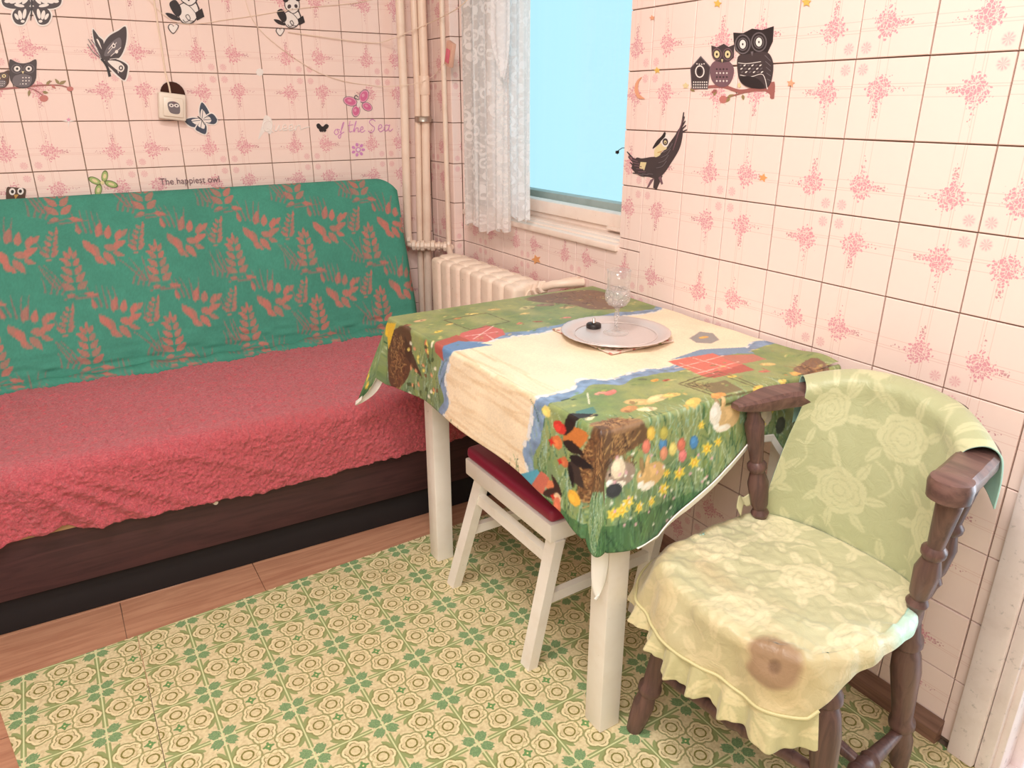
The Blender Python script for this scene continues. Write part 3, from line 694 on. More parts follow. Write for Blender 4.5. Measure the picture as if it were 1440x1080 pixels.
# dark green rim of long grass
for msk, nn_ in (((Y < -2.135 + .02 * n1), 0), (((X < -.875 + .02 * n1) & ((Y < -1.78) | (Y > -1.38))), 1)):
    tc.a[msk] = tc.a[msk] * .35 + np.array((44, 92, 54.)) * .65
blades(-.85, -2.32, 0, -2.13, 500, (0, 1), [(30, 70, 44), (86, 140, 80), (22, 56, 38), (110, 160, 100)], (.03, .08)); blades(-1.0, -2.2, -.88, -.75, 260, (1, 0), [(30, 70, 44), (86, 140, 80), (22, 56, 38)], (.03, .08))
def straw(pts, k=160, base=(96, 66, 44)):
    P = np.array(pts); tc.poly(sm(P, 4), base, .95); lo, hi = P.min(0), P.max(0); c = P.mean(0)
    for i in range(k):
        th = rng.uniform(0, 6.28); r_ = rng.uniform(0, .85); x, y = c[0] + (hi[0] - lo[0]) / 2 * r_ * math.cos(th), c[1] + (hi[1] - lo[1]) / 2 * r_ * math.sin(th); a = rng.uniform(0, 3.14); l = rng.uniform(.01, .028)
        tc.line([(x, y), (x + l * math.cos(a), y + l * math.sin(a))], .0022, [(150, 110, 70), (60, 38, 28), (190, 150, 96), (120, 80, 52)][rng.integers(4)], .8)
def blob(cx, cy, r, ry, col, a=0, al=1.0):
    tc.poly(ell(cx, cy, r, ry, a, 24), col, al); c2 = np.clip(np.array(col) * 1.12 + 8, 0, 255); tc.poly(ell(cx - r * .2, cy + ry * .25, r * .55, ry * .5, a, 18), c2, al * .6)
def daff(cx, cy, r, a=0):
    tc.poly(star(cx, cy, r, 6, .5, a), (236, 214, 92)); tc.poly(ell(cx, cy, r * .38, n=12), (226, 176, 50)); tc.poly(ell(cx, cy, r * .2, n=10), (246, 226, 130))
# barns, ponds, fences on the top
tc.poly(TP([(940, 508), (1000, 496), (1045, 512), (990, 530)]), (212, 112, 96)); tc.poly(TP([(990, 530), (1045, 512), (1062, 520), (1005, 532)]), (180, 88, 76))
tc.poly(TP([(1010, 500), (1060, 498), (1078, 505), (1040, 512)]), (188, 118, 100)); tc.poly(TP([(942, 506), (985, 492), (1048, 488), (1062, 497), (1003, 497)]), (120, 148, 176))
for a_, b_ in (((955, 510), (1005, 526)), ((975, 503), (1030, 518)), ((950, 518), (1018, 500)), ((975, 527), (1040, 508))): tc.line(TP([a_, b_]), .003, (240, 206, 190), .9)
tc.poly(TP([(655, 468), (690, 457), (712, 463), (716, 470), (690, 480), (650, 478)]), (206, 106, 100)); tc.poly(TP([(612, 482), (650, 470), (668, 478), (618, 490)]), (178, 92, 80)); tc.poly(TP([(620, 489), (652, 478), (700, 484), (640, 493)]), (104, 142, 184))
for a_, b_ in (((660, 472), (706, 466)), ((672, 476), (700, 458)), ((690, 470), (702, 478))): tc.line(TP([a_, b_]), .003, (246, 214, 206), .9)
for quad in ([(955, 540), (1010, 522), (1075, 546), (1020, 562)], [(965, 541), (1012, 527), (1066, 546), (1020, 557)], [(632, 449), (690, 440), (722, 452), (668, 463)]):
    tc.line(TP(quad + [quad[0]]), .0045, (92, 84, 52), .9)
tc.poly(TP([(985, 543), (1020, 535), (1045, 548), (1012, 556)]), (118, 104, 72), .9); blades(*top(990, 550), *[q + .03 for q in top(990, 550)], 30, (0, 1), [(70, 60, 40), (160, 140, 90)], (.01, .03))
tc.poly(TP([(970, 475), (985, 466), (1003, 468), (1012, 478), (1000, 483), (980, 482)]), (150, 148, 146)); blob(*top(990, 474), .014, .008, (226, 170, 84))
for (x, y, r, c) in ((860, 552, .018, (214, 120, 110)), (846, 553, .014, (230, 150, 130)), (900, 565, .03, (216, 180, 120)), (925, 560, .026, (236, 206, 150)), (885, 575, .022, (196, 140, 90)), (910, 575, .02, (240, 214, 170)), (945, 556, .02, (220, 190, 110)), (975, 565, .024, (226, 190, 100)),
                     (1010, 556, .02, (214, 150, 80)), (1045, 560, .018, (230, 180, 100)), (1080, 512, .018, (226, 190, 120)), (1075, 522, .014, (200, 110, 90)), (1030, 518 + 12, .012, (228, 196, 90)), (905, 534, .010, (86, 96, 70)), (922, 535, .012, (226, 160, 70)), (938, 535, .010, (190, 80, 60)),
                     (1120, 525, .018, (230, 170, 90)), (1100, 535, .012, (236, 206, 110)), (830, 588, .012, (236, 226, 180)), (1065, 545, .014, (236, 190, 90)), (640, 455, .012, (220, 190, 110)), (742, 441, .016, (216, 190, 120)), (700, 435, .02, (206, 176, 110)), (670, 441, .018, (226, 200, 120)),
                     (760, 452, .014, (160, 90, 60)), (735, 455, .012, (204, 120, 90)), (800, 446, .014, (222, 134, 120)), (770, 428, .03, (150, 118, 96)), (800, 432, .024, (196, 170, 120)), (745, 432, .03, (196, 186, 130)), (600, 450, .018, (222, 176, 130)), (580, 456, .016, (170, 110, 80)), (625, 465, .014, (236, 204, 90)), (600, 475, .016, (214, 120, 90)), (650, 447, .012, (190, 130, 80))):
    cx, cy = top(x, y); blob(cx, cy, r, r * .5, c, rng.uniform(-30, 30), .9)
    for q in range(3): blob(cx + rng.normal(0, r * .5), cy + rng.normal(0, r * .35), r * .3, r * .2, np.clip(np.array(c) * rng.uniform(.6, 1.15), 0, 255), rng.uniform(0, 90), .8)
tc.poly(TP([(810, 578), (836, 572), (840, 580), (815, 588)]), (84, 128, 120)); tc.line(TP([(792, 563), (803, 560)]), .005, (50, 70, 50)); tc.line(TP([(805, 562), (812, 561)]), .005, (50, 70, 50)); tc.line(TP([(828, 552), (830, 568)]), .003, (230, 226, 200))
# brown leaf litter along the wall corners
for q in ([(740, 420), (815, 408), (850, 412), (880, 430), (840, 436), (800, 428)], [(1115, 520), (1140, 508), (1170, 520), (1165, 535), (1140, 528)]):
    P_ = TP(q); straw(P_, 120, (128, 96, 78))
# near corner: nest, rabbits, eggs, daffodils
straw(FP([(826, 606), (850, 600), (905, 596), (915, 618), (880, 640), (850, 655), (848, 700), (838, 705)]), 300, (104, 74, 50))
straw(LP([(815, 640), (845, 600), (846, 690), (828, 706), (816, 690)]), 220, (100, 70, 48)); straw([top(829, 597), top(860, 590), top(905, 590), top(868, 603)], 90, (150, 116, 84))
for (x, y, c) in ((912, 630, (222, 130, 110)), (936, 627, (84, 140, 190)), (937, 640, (222, 150, 120)), (950, 634, (232, 214, 130)), (963, 643, (226, 130, 130)), (979, 624, (80, 140, 196)), (920, 612, (226, 190, 90)), (962, 628, (214, 120, 100)), (938, 612, (190, 180, 90))):
    cx, cy = frnt(x, y); tc.poly(ell(cx, cy, .0105, .0145, 10), np.array(c) * .75); blob(cx, cy, .0095, .0135, c, 10)
def rabbit(cx, cy, s, col, flip=1):
    dk = np.array(col) * .72
    blob(cx + .022 * s * flip, cy, .030 * s, .022 * s, col); blob(cx, cy + .004 * s, .017 * s, .015 * s, col)
    blob(cx - .004 * s, cy + .024 * s, .0055 * s, .016 * s, dk, 12); blob(cx + .009 * s, cy + .024 * s, .0055 * s, .016 * s, col, -12)
    tc.poly(ell(cx - .006 * s, cy + .006 * s, .0028 * s), (30, 24, 22)); blob(cx - .008 * s, cy - .010 * s, .008 * s, .007 * s, (250, 244, 232)); blob(cx + .01 * s, cy - .018 * s, .018 * s, .007 * s, (244, 232, 214))
rabbit(*frnt(905, 673), 1.1, (214, 176, 120)); rabbit(*frnt(862, 672), 1.0, (160, 140, 124)); rabbit(*frnt(1015, 592), 1.1, (214, 180, 130)); blob(*frnt(870, 660), .016, .02, (232, 214, 186)); blob(*frnt(862, 690), .018, .014, (52, 54, 60))
blob(*frnt(1010, 585), .016, .022, (238, 232, 220)); blob(*frnt(1080, 590), .02, .02, (200, 190, 170)); blob(*frnt(1100, 600), .014, .02, (60, 70, 60)); blob(*frnt(1120, 610), .02, .026, (130, 96, 70))
for (x, y, r) in ((880, 705, .016), (895, 712, .014), (870, 716, .016), (858, 722, .016), (935, 690, .017), (958, 668, .017), (978, 652, .016), (995, 632, .016), (1010, 622, .012), (915, 706, .013), (855, 640, .014), (1075, 600, .014), (940, 668, .011), (1092, 575, .014), (990, 600, .011)):
    daff(*frnt(x, y), r, rng.uniform(0, 60))
for i in range(60):
    x, y = frnt(rng.uniform(855, 1000), rng.uniform(640, 740)); tc.poly(ell(x, y, .0035, n=8), (236, 236, 220) if i % 2 else (230, 180, 190), .9)
straw([(CX0 + .012, CY0 + .012), (CX0 - .075, CY0 + .006), (CX0 - .115, CY0 - .02), (CX0 - .088, CY0 - .075), (CX0 - .03, CY0 - .112), (CX0 + .004, CY0 - .08)], 260, (100, 72, 50))
# left side: hens, flowers
def hen(cx, cy, s, cols, a=0):
    b_, d_, r_ = cols
    tc.poly(leafp(cx, cy, .06 * s, .034 * s, a), b_); tc.poly(leafp(cx + .01 * s, cy, .07 * s, .02 * s, a + 35), d_); tc.poly(leafp(cx, cy - .0, .05 * s, .016 * s, a - 30), d_)
    blob(cx - .006 * s, cy + .012 * s, .010 * s, .012 * s, r_); tc.poly(star(cx - .010 * s, cy + .026 * s, .009 * s, 4), (206, 54, 44))
hen(*left(790, 622), 1.3, ((200, 120, 60), (40, 32, 30), (214, 120, 70)), -60); hen(*left(800, 650), 1.0, ((60, 50, 46), (30, 28, 30), (196, 110, 70)), -120); hen(*left(795, 700), 1.0, ((220, 130, 90), (60, 40, 36), (230, 190, 150)), 80)
blob(*left(790, 712), .02, .012, (222, 120, 90)); blob(*left(812, 700), .014, .02, (236, 180, 70)); blob(*left(784, 602), .012, .02, (206, 60, 50)); blob(*left(765, 580), .01, .014, (236, 214, 120))
tc.poly(LP([(733, 668), (760, 660), (765, 668), (752, 684), (740, 680)]), (88, 164, 188)); tc.poly(LP([(752, 684), (765, 662), (777, 672), (770, 695)]), (200, 110, 90))
straw(LP([(556, 470), (580, 462), (585, 520), (572, 545), (560, 530)]), 200, (92, 62, 44)); tc.poly(LP([(574, 470), (588, 500), (600, 530), (590, 520), (578, 500)]), (70, 50, 36), .9)
tc.poly(LP([(549, 452), (562, 455), (556, 490)]), (232, 190, 60))
for (x, y, r) in ((538, 512, .018), (541, 528, .018), (548, 545, .016), (553, 556, .015), (536, 498, .014), (548, 562, .013)): daff(*left(x, y), r, rng.uniform(0, 60))
for i in range(40):
    x, y = left(rng.uniform(580, 622), rng.uniform(480, 570)); blob(x, y, .008, .005, [(220, 150, 110), (236, 214, 110), (60, 80, 44), (110, 80, 50), (236, 232, 210)][i % 5], rng.uniform(0, 180), .8)
for i in range(260):
    x = rng.uniform(-.66, -.02); y = rng.uniform(-1.94, -1.08)
    if -1.77 < y < -1.39: continue
    blob(x, y, rng.uniform(.003, .010), rng.uniform(.002, .004), [(200, 196, 120), (96, 124, 66), (186, 190, 96), (150, 130, 80), (120, 160, 90), (226, 200, 130)][i % 6], rng.uniform(-20, 40), .55)
tc.a = np.clip(tc.a * (1 + (rng.random((tc.h, tc.w, 1)) - .5) * .08), 0, 255)
M_cloth = printmat('farm_print_oilcloth', .42); M_cloth.bump(M_cloth.noise(M_cloth.coord('Position'), 26, 3), .10, .004)
M_under = M('white_cloth_backing', (250, 246, 240), .6); M_under.bump(M_under.noise(M_under.coord('Position'), 300, 2), .1, .0005)
# flat shape: rectangle top, hanging skirt whose length varies round the edge
# perimeter samples: back edge (from wall) -> back-left corner -> left edge -> near corner -> front edge (to wall)
per = []
NB, NA = 170, 46
for q in np.linspace(0, 1, NB, endpoint=False): per.append((CX1 + (CX0 - CX1) * q, CY1, 0, 1, 'b', q))
for q in np.linspace(0, 1, NA, endpoint=False): a = math.pi / 2 * (1 + q); per.append((CX0, CY1, math.cos(a), math.sin(a), 'bl', q))
for q in np.linspace(0, 1, 260, endpoint=False): per.append((CX0 , CY1 + (CY0 - CY1) * q, -1, 0, 'l', q))
for q in np.linspace(0, 1, NA, endpoint=False): a = math.pi * (1 + q / 2); per.append((CX0, CY0, math.cos(a), math.sin(a), 'fl', q))
for q in np.linspace(0, 1, 230): per.append((CX0 + (CX1 - CX0) * q, CY0, 0, -1, 'f', q))
KS = 78; PS = np.zeros((len(per), KS, 3)); US = np.zeros((len(per), KS, 2))
def lx(y): return .022 * (y - CY0) / (CY1 - CY0)        # table is slightly out of square with the room
for i, (ex, ey, nx, ny, sg, q) in enumerate(per):
    if sg == 'b': Ln = .15 + .02 * math.sin(q * 7); o1 = .006; wv = .006 * math.sin(q * 22)
    elif sg == 'bl': Ln = .17 + .10 * math.sin(q * math.pi) ; o1 = .02; wv = 0
    elif sg == 'l': Ln = np.interp(q, [0, .06, .25, .55, .75, .92, 1], [.19, .18, .165, .175, .18, .195, .215]); o1 = .016; wv = .005 * math.sin(q * 15 + 1) + .010 * math.exp(-((q - .98) / .05) ** 2)
    elif sg == 'fl': Ln = .215 + .018 * math.sin(q * math.pi) + .022 * q; o1 = .017; wv = 0
    else: Ln = np.interp(q, [0, .10, .2, .32, .45, .58, .68, .78, .86, .94, 1], [.237, .248, .25, .205, .15, .105, .115, .20, .265, .24, .20]); o1 = .016; wv = .010 * math.sin(q * 16 + .5) * (1 - q * .3)
    for j in range(KS):
        t = j / (KS - 1); d_ = t * Ln; bend = .012
        dn = d_ - bend if d_ > bend else 0
        off = (bend * math.sin(min(d_, bend) / bend * math.pi / 2) * .7) + o1 * (dn / .2) * 1.0 + wv * (dn / .2)
        drop = bend * (1 - math.cos(min(d_, bend) / bend * math.pi / 2)) + dn * .985
        px_, py_ = ex + nx * off, ey + ny * off
        if sg in ('bl', 'fl'):              # corner: cloth gathers into a hanging fold
            am = math.sin(q * math.pi) ** 2 * dn * (.0 if sg == 'fl' else .12)
            px_ += nx * am; py_ += ny * am
        if sg == 'bl': px_ -= .10 * dn; py_ += .25 * dn * math.sin(q * math.pi / 1.3)
        px_ -= lx(ey)
        PS[i, j] = (min(px_, -.0015 if ex > -.1 else 9), py_, CZ - drop); US[i, j] = (ex + nx * d_, ey + ny * d_)
nx_, ny_ = 240, 320
gx = np.linspace(CX0, CX1, nx_); gy = np.linspace(CY0, CY1, ny_); PT = np.zeros((nx_, ny_, 3)); gX, gY = np.meshgrid(gx, gy, indexing='ij')
edge_d = np.minimum(np.minimum(gX - CX0, gY - CY0), CY1 - gY)
PT[..., 0] = gX - lx(gY) * (CX1 - gX) / (CX1 - CX0); PT[..., 1] = gY; PT[..., 2] = CZ + np.clip(edge_d / .06, 0, 1) * (.0030 * (snoise(gX, gY, .09, 41) - .35) + .0012 * (snoise(gX, gY * .4, .02, 42) - .5))
# rumple at the wall-side near corner
PT[..., 2] += .012 * np.exp(-(((gX + .03) / .035) ** 2 + ((gY + 1.90) / .05) ** 2))
tcl = thing('tablecloth', 'farm animal and Easter egg print tablecloth with a cream middle on the kitchen table', 'tablecloth')
sheet('cloth_top', PT, [M_cloth], tcl, lin(tc.sample(gX, gY)))
sheet('cloth_drop', PS, [M_cloth, M_under], tcl, lin(tc.sample(US[..., 0], US[..., 1])), -.0022)
# white rim band turned out along the near hem, and the white tail by the near leg
def ribbon(name, seq, wd, mat, parent, th=.0022):
    P = np.array(seq); Q = P + np.array(wd); S2 = np.stack([P * (1 - a) + Q * a for a in np.linspace(0, 1, 8)], 1); return sheet(name, S2, [mat], parent, None, th)
hemp = [PS[i, KS - 1] + np.array([0, -.004, .004]) for i, pp in enumerate(per) if pp[4] == 'f' and .10 < pp[5] < .96]
wds = [np.array([.002, .006, -.019 * min(1, (i + 8) / 60)]) for i in range(len(hemp))]
ribbon('white_hem', hemp, wds, M_under, tcl)
lh = [PS[i, KS - 1] + np.array([-.002, 0, .003]) for i, pp in enumerate(per) if pp[4] == 'bl' and .0 <= pp[5] < .75]
ribbon('white_hem', lh, [np.array([-.001, .004, -.014])] * len(lh), M_under, tcl)
tl = []
for a in np.linspace(0, 1, 30):
    l_ = np.array([-.668 + .004 * a, -1.922, .505 - .125 * a - .0]); r_ = l_ + np.array([.036 * (1 - a ** 4) ** .5 + .001, -.008, 0.004]); l_ = l_ + [.010 * a ** 5, 0, 0]
    tl.append([l_ * (1 - s) + r_ * s + np.array([0, -.006 * math.sin(s * math.pi), 0]) for s in np.linspace(0, 1, 10)])
sheet('white_tail', np.array(tl), [M_under], tcl, None, .0022)

# things on the table ------------------------------------------------
M_nap = M('printed_napkin', (232, 206, 190), .8); k = M_nap; pp = k.coord('Position'); f1 = k.vor(pp, 60); k.col(k.mix(f1.lt(.32), (236, 214, 198), k.mix(k.noise(pp, 30, 2).step(.45, .55), (214, 130, 120), (150, 160, 110)))); 
zn = CZ + .0035
b = B().box((-.4045, -1.638, zn), (-.2135, -1.404, zn + .0012), .0003, seg=1).box((-.4035, -1.637, zn + .0013), (-.2145, -1.405, zn + .0026), .0003, seg=1)
tag(b.build('napkin', M_nap), 'square floral printed napkin under the round tray', 'napkin')
M_tray = M('pewter', (224, 212, 208), .38, Metallic=.35); k = M_tray; pp = k.coord('Position'); k.bump(k.vor(pp, 90) + k.noise(pp, 160, 3), .22, .001)
tcx, tcy, tz = -.306, -1.532, zn + .0032
tray = thing('serving_tray', 'round pewter tray with a scalloped raised rim on the tablecloth', 'tray')
rs = [0, .05, .098, .104, .112, .122, .129, .131, .129, .121, .110, .100, .05, 0]; zs = [.002, .002, .002, .0035, .008, .011, .0125, .0112, .0098, .0088, .006, 0, 0, 0]
NT = 144; P = np.zeros((NT + 1, len(rs), 3))
for i in range(NT + 1):
    a = 2 * math.pi * i / NT
    for j, (r_, z_) in enumerate(zip(rs, zs)):
        q = r_ * (1 + (.012 * abs(math.sin(a * 18)) if r_ > .118 else 0)); P[i, j] = (tcx + q * math.cos(a), tcy + q * math.sin(a), tz + z_)
tp_ = sheet('tray_plate', P, M_tray, tray)
B().tube([(tcx + .0985 * math.cos(a), tcy + .0985 * math.sin(a), tz + .0035) for a in np.linspace(0, 2 * math.pi, 72)], .0014, 6).build('rim_bead', M_tray, tp_)
def clear(name, rel, base):
    k = M(name, (255, 252, 250), .05); tr_ = k.new('ShaderNodeBsdfTransparent'); tr_.inputs[0].default_value = (.97, .96, .955, 1)
    gs_ = k.new('ShaderNodeBsdfGlossy'); gs_.inputs['Roughness'].default_value = .06; df_ = k.new('ShaderNodeBsdfDiffuse'); df_.inputs[0].default_value = (.95, .92, .9, 1)
    lw = k.new('ShaderNodeLayerWeight'); lw.inputs[0].default_value = .35; pp_ = k.coord('Position')
    if rel:
        bp = k.new('ShaderNodeBump'); bp.inputs['Strength'].default_value = .9; bp.inputs['Distance'].default_value = .003
        vr = k.vor(pp_, 95, 'DISTANCE_TO_EDGE').step(0, .12); k.nt.links.new(vr.k, bp.inputs['Height'])
        for q_ in (gs_, df_): k.nt.links.new(bp.outputs[0], q_.inputs['Normal'])
        k.nt.links.new(bp.outputs[0], lw.inputs['Normal'])
    m1 = k.new('ShaderNodeMixShader'); m1.inputs[0].default_value = .55; k.nt.links.new(gs_.outputs[0], m1.inputs[1]); k.nt.links.new(df_.outputs[0], m1.inputs[2])
    fc = E(k.nt, lw.outputs['Facing']) * .55 + base
    m2 = k.new('ShaderNodeMixShader'); k.nt.links.new(fc.k, m2.inputs[0]); k.nt.links.new(tr_.outputs[0], m2.inputs[1]); k.nt.links.new(m1.outputs[0], m2.inputs[2])
    k.nt.links.new(m2.outputs[0], k.nt.nodes['Material Output'].inputs[0]); return k
M_cry = clear('crystal', True, .2); M_cry2 = clear('clear_glass', False, .05)
gl_ = thing('crystal_goblet', 'cut crystal stemmed goblet standing on the round tray', 'glass')
gx_, gy_, gz_ = -.299, -1.525, tz + .0022
def lathe(name, prof, c, mat, parent, n=40):
    P = np.zeros((n + 1, len(prof), 3))
    for i in range(n + 1):
        a = 2 * math.pi * i / n
        for j, (r_, z_) in enumerate(prof): P[i, j] = (c[0] + r_ * math.cos(a), c[1] + r_ * math.sin(a), c[2] + z_)
    return sheet(name, P, mat, parent)
lathe('goblet_foot', [(0, 0), (.030, 0), (.031, .0015), (.030, .003), (.018, .005), (.008, .009), (.0055, .013), (0, .013)], (gx_, gy_, gz_), M_cry2, gl_)
lathe('goblet_stem', [(0, .0131), (.0052, .0131), (.0048, .025), (.006, .035), (.0075, .042), (.0055, .050), (.005, .058), (.009, .066), (0, .066)], (gx_, gy_, gz_), M_cry, gl_, 8)
lathe('goblet_bowl', [(0, .0662), (.010, .0668), (.022, .071), (.0295, .082), (.0312, .093), (.0295, .103), (.0265, .110), (.0245, .110), (.0272, .103), (.0288, .093), (.0272, .083), (.020, .0745), (.008, .0705), (0, .070)], (gx_, gy_, gz_), M_cry, gl_, 48)
lathe('goblet_lip', [(.0265, .1101), (.0268, .125), (.0285, .155), (.0272, .155), (.0256, .125), (.0250, .1101)], (gx_, gy_, gz_), M_cry2, gl_, 48)
pl = thing('rubber_plug', 'small black rubber plug with a metal pin lying on the tray beside the goblet', 'plug')
c = (-.318, -1.462, tz + .0022)
lathe('plug_body', [(0, 0), (.016, 0), (.0185, .002), (.0185, .0095), (.0165, .0115), (0, .0115)], c, M_black, pl, 28)
lathe('plug_pin', [(0, .0116), (.0055, .0116), (.0055, .015), (.003, .016), (.003, .025), (0, .026)], c, M_steel, pl, 16)

# ------------------------------------------------------------------ stool
st = thing('stool', 'white wooden stool with a crimson vinyl seat pushed under the table', 'stool')
sx0, sx1, sy0, sy1 = -.615, -.24, -1.715, -1.325
B().box((sx0, sy0, .372), (sx1, sy1, .418), .004).build('seat_frame', M_white, st)
B().box((sx0 + .002, sy0 + .002, .4185), (sx1 - .002, sy1 - .002, .452), .012, seg=4).build('seat_cushion', M_vinyl, st)
def bar(a, b_, wx, wy):                      # straight bar with a rectangular section
    a, b_ = np.array(a, float), np.array(b_, float); V = [p + np.array([sx * wx / 2, sy * wy / 2, 0]) for p in (a, b_) for sx, sy in ((-1, -1), (1, -1), (1, 1), (-1, 1))]
    return B().add(V, [[3, 2, 1, 0], [4, 5, 6, 7], [0, 1, 5, 4], [1, 2, 6, 5], [2, 3, 7, 6], [3, 0, 4, 7]])
feet = {(0, 1): (-.632, -1.272), (0, 0): (-.628, -1.655), (1, 0): (-.275, -1.640), (1, 1): (-.275, -1.272)}
tops = {(0, 1): (-.592, -1.375), (0, 0): (-.590, -1.700), (1, 0): (-.265, -1.695), (1, 1): (-.265, -1.375)}
def legp(kx, z): f_, t_ = np.array(feet[kx]), np.array(tops[kx]); q = z / .372; return (*(f_ + (t_ - f_) * q), z)
for kx in feet: bar(legp(kx, 0), legp(kx, .3715), .026, .036).build('leg', M_white, st)
def rail(a, b_, w_, h_):
    a, b_ = np.array(a, float), np.array(b_, float); d_ = b_ - a; d_ /= np.linalg.norm(d_); sd = np.cross(d_, [0, 0, 1]); sd /= np.linalg.norm(sd); u_ = np.array([0, 0, 1.])
    V = [p + sd * x * w_ / 2 + u_ * y * h_ / 2 for p in (a, b_) for x, y in ((-1, -1), (1, -1), (1, 1), (-1, 1))]
    return B().add(V, [[3, 2, 1, 0], [4, 5, 6, 7], [0, 1, 5, 4], [1, 2, 6, 5], [2, 3, 7, 6], [3, 0, 4, 7]])
rail(legp((0, 1), .315), legp((0, 0), .315), .018, .030).build('stretcher', M_white, st); rail(legp((1, 1), .315), legp((1, 0), .315), .018, .030).build('stretcher', M_white, st)
rail(legp((0, 0), .20), legp((1, 0), .20), .018, .026).build('stretcher', M_white, st); rail(legp((0, 1), .20), legp((1, 1), .20), .018, .026).build('stretcher', M_white, st)

# ------------------------------------------------------------------ captain's chair
ch = thing('captains_chair', 'dark turned wood captain\'s chair with a curved arm rail beside the table', 'chair')
legprof = [(0, .015), (.10, .019), (.18, .0205), (.25, .016), (.27, .022), (.30, .022), (.32, .017), (.45, .020), (.62, .0245), (.72, .022), (.76, .017), (.78, .024), (.81, .024), (.84, .019), (1, .017)]
CF_ = {'fl': ((-.540, -1.940, 0), (-.480, -2.010, .425)), 'fr': ((-.440, -2.335, 0), (-.452, -2.290, .425)), 'rr': ((-.135, -2.300, 0), (-.215, -2.288, .425)), 'rl': ((-.10, -1.97, 0), (-.25, -2.01, .425))}
legprof2 = [(t, r_ * 1.12) for t, r_ in legprof]
for kx, (a, b_) in CF_.items(): B().turned(a, b_, legprof2, 18).build('leg', M_chair, ch)
lp_ = lambda kx, z: np.array(CF_[kx][0]) + (np.array(CF_[kx][1]) - np.array(CF_[kx][0])) * z / .425
strp = [(0, .010), (.2, .013), (.38, .016), (.42, .020), (.45, .016), (.5, .021), (.55, .016), (.58, .020), (.62, .016), (.8, .013), (1, .010)]
for a, b_, z in (('fr', 'rr', .10), ('fl', 'rl', .17), ('fl', 'fr', .17)):
    B().turned(lp_(a, z), lp_(b_, z), strp, 14).build('stretcher', M_chair, ch)
B().turned((lp_('fr', .10) + lp_('rr', .10)) / 2, (lp_('fl', .17) + lp_('rl', .17)) / 2, strp, 14).build('stretcher', M_chair, ch)
# seat
rim = sm([(-.235, -1.985), (-.40, -1.972), (-.505, -1.988), (-.553, -2.06), (-.560, -2.16), (-.545, -2.27), (-.495, -2.325), (-.40, -2.345), (-.26, -2.340), (-.175, -2.28), (-.155, -2.16), (-.175, -2.04)], 6)
n = len(rim); b = B(); V = []; cen = rim.mean(0)
for sc_, z in ((.90, .415), (.97, .420), (1.0, .432), (.985, .443), (.95, .447)): V += [(*(cen + (q - cen) * sc_ * .97), z) for q in rim]
F = [[i + n * l, (i + 1) % n + n * l, (i + 1) % n + n * (l + 1), i + n * (l + 1)] for l in range(4) for i in range(n)] + [list(range(n))[::-1], [4 * n + i for i in range(n)]]
b.add(V, F).build('seat', M_chair, ch)
# rail and crest
rl = sm([(-.362, -1.962, .730), (-.32, -1.968, .731), (-.25, -1.982, .735), (-.165, -2.03, .742), (-.125, -2.10, .746), (-.118, -2.18, .746), (-.135, -2.26, .742), (-.185, -2.325, .735), (-.26, -2.346, .734), (-.31, -2.358, .738), (-.345, -2.366, .740)], 6, False)
b = B(); b.sweep(rl, [(-.027, -.014), (.027, -.014), (.031, -.005), (.030, .010), (.022, .017), (-.022, .017), (-.030, .010), (-.031, -.005)], scl=lambda q: .35 + .65 * min(1, q / .16))
b.turned((-.347, -2.367, .716), (-.347, -2.367, .758), [(0, .020), (.15, .031), (.7, .033), (.92, .030), (1, .022)], 20)
b.build('arm_rail', M_chairh, ch)
cr_ = rl[20:37]; B().sweep([q + [0, 0, .018] for q in cr_], [(-.012, 0), (.014, 0), (.014, .022), (.006, .028), (-.008, .026)]).build('crest_rail', M_chairh, ch)
spp = [(0, .010), (.08, .013), (.12, .017), (.16, .012), (.2, .016), (.38, .0195), (.48, .013), (.51, .018), (.54, .018), (.57, .012), (.75, .0155), (.88, .018), (.92, .013), (1, .011)]
for a, b_ in (((-.262, -1.982, .445), (-.315, -1.968, .720)), ((-.272, -2.322, .445), (-.312, -2.358, .728)), ((-.195, -2.300, .445), (-.185, -2.325, .722)), ((-.168, -2.22, .445), (-.125, -2.24, .730)), ((-.160, -2.15, .445), (-.112, -2.15, .734)), ((-.168, -2.08, .445), (-.130, -2.07, .730))):
    B().turned(a, b_, [(t, r_ * 1.1) for t, r_ in spp], 16).build('spindle', M_chair, ch)

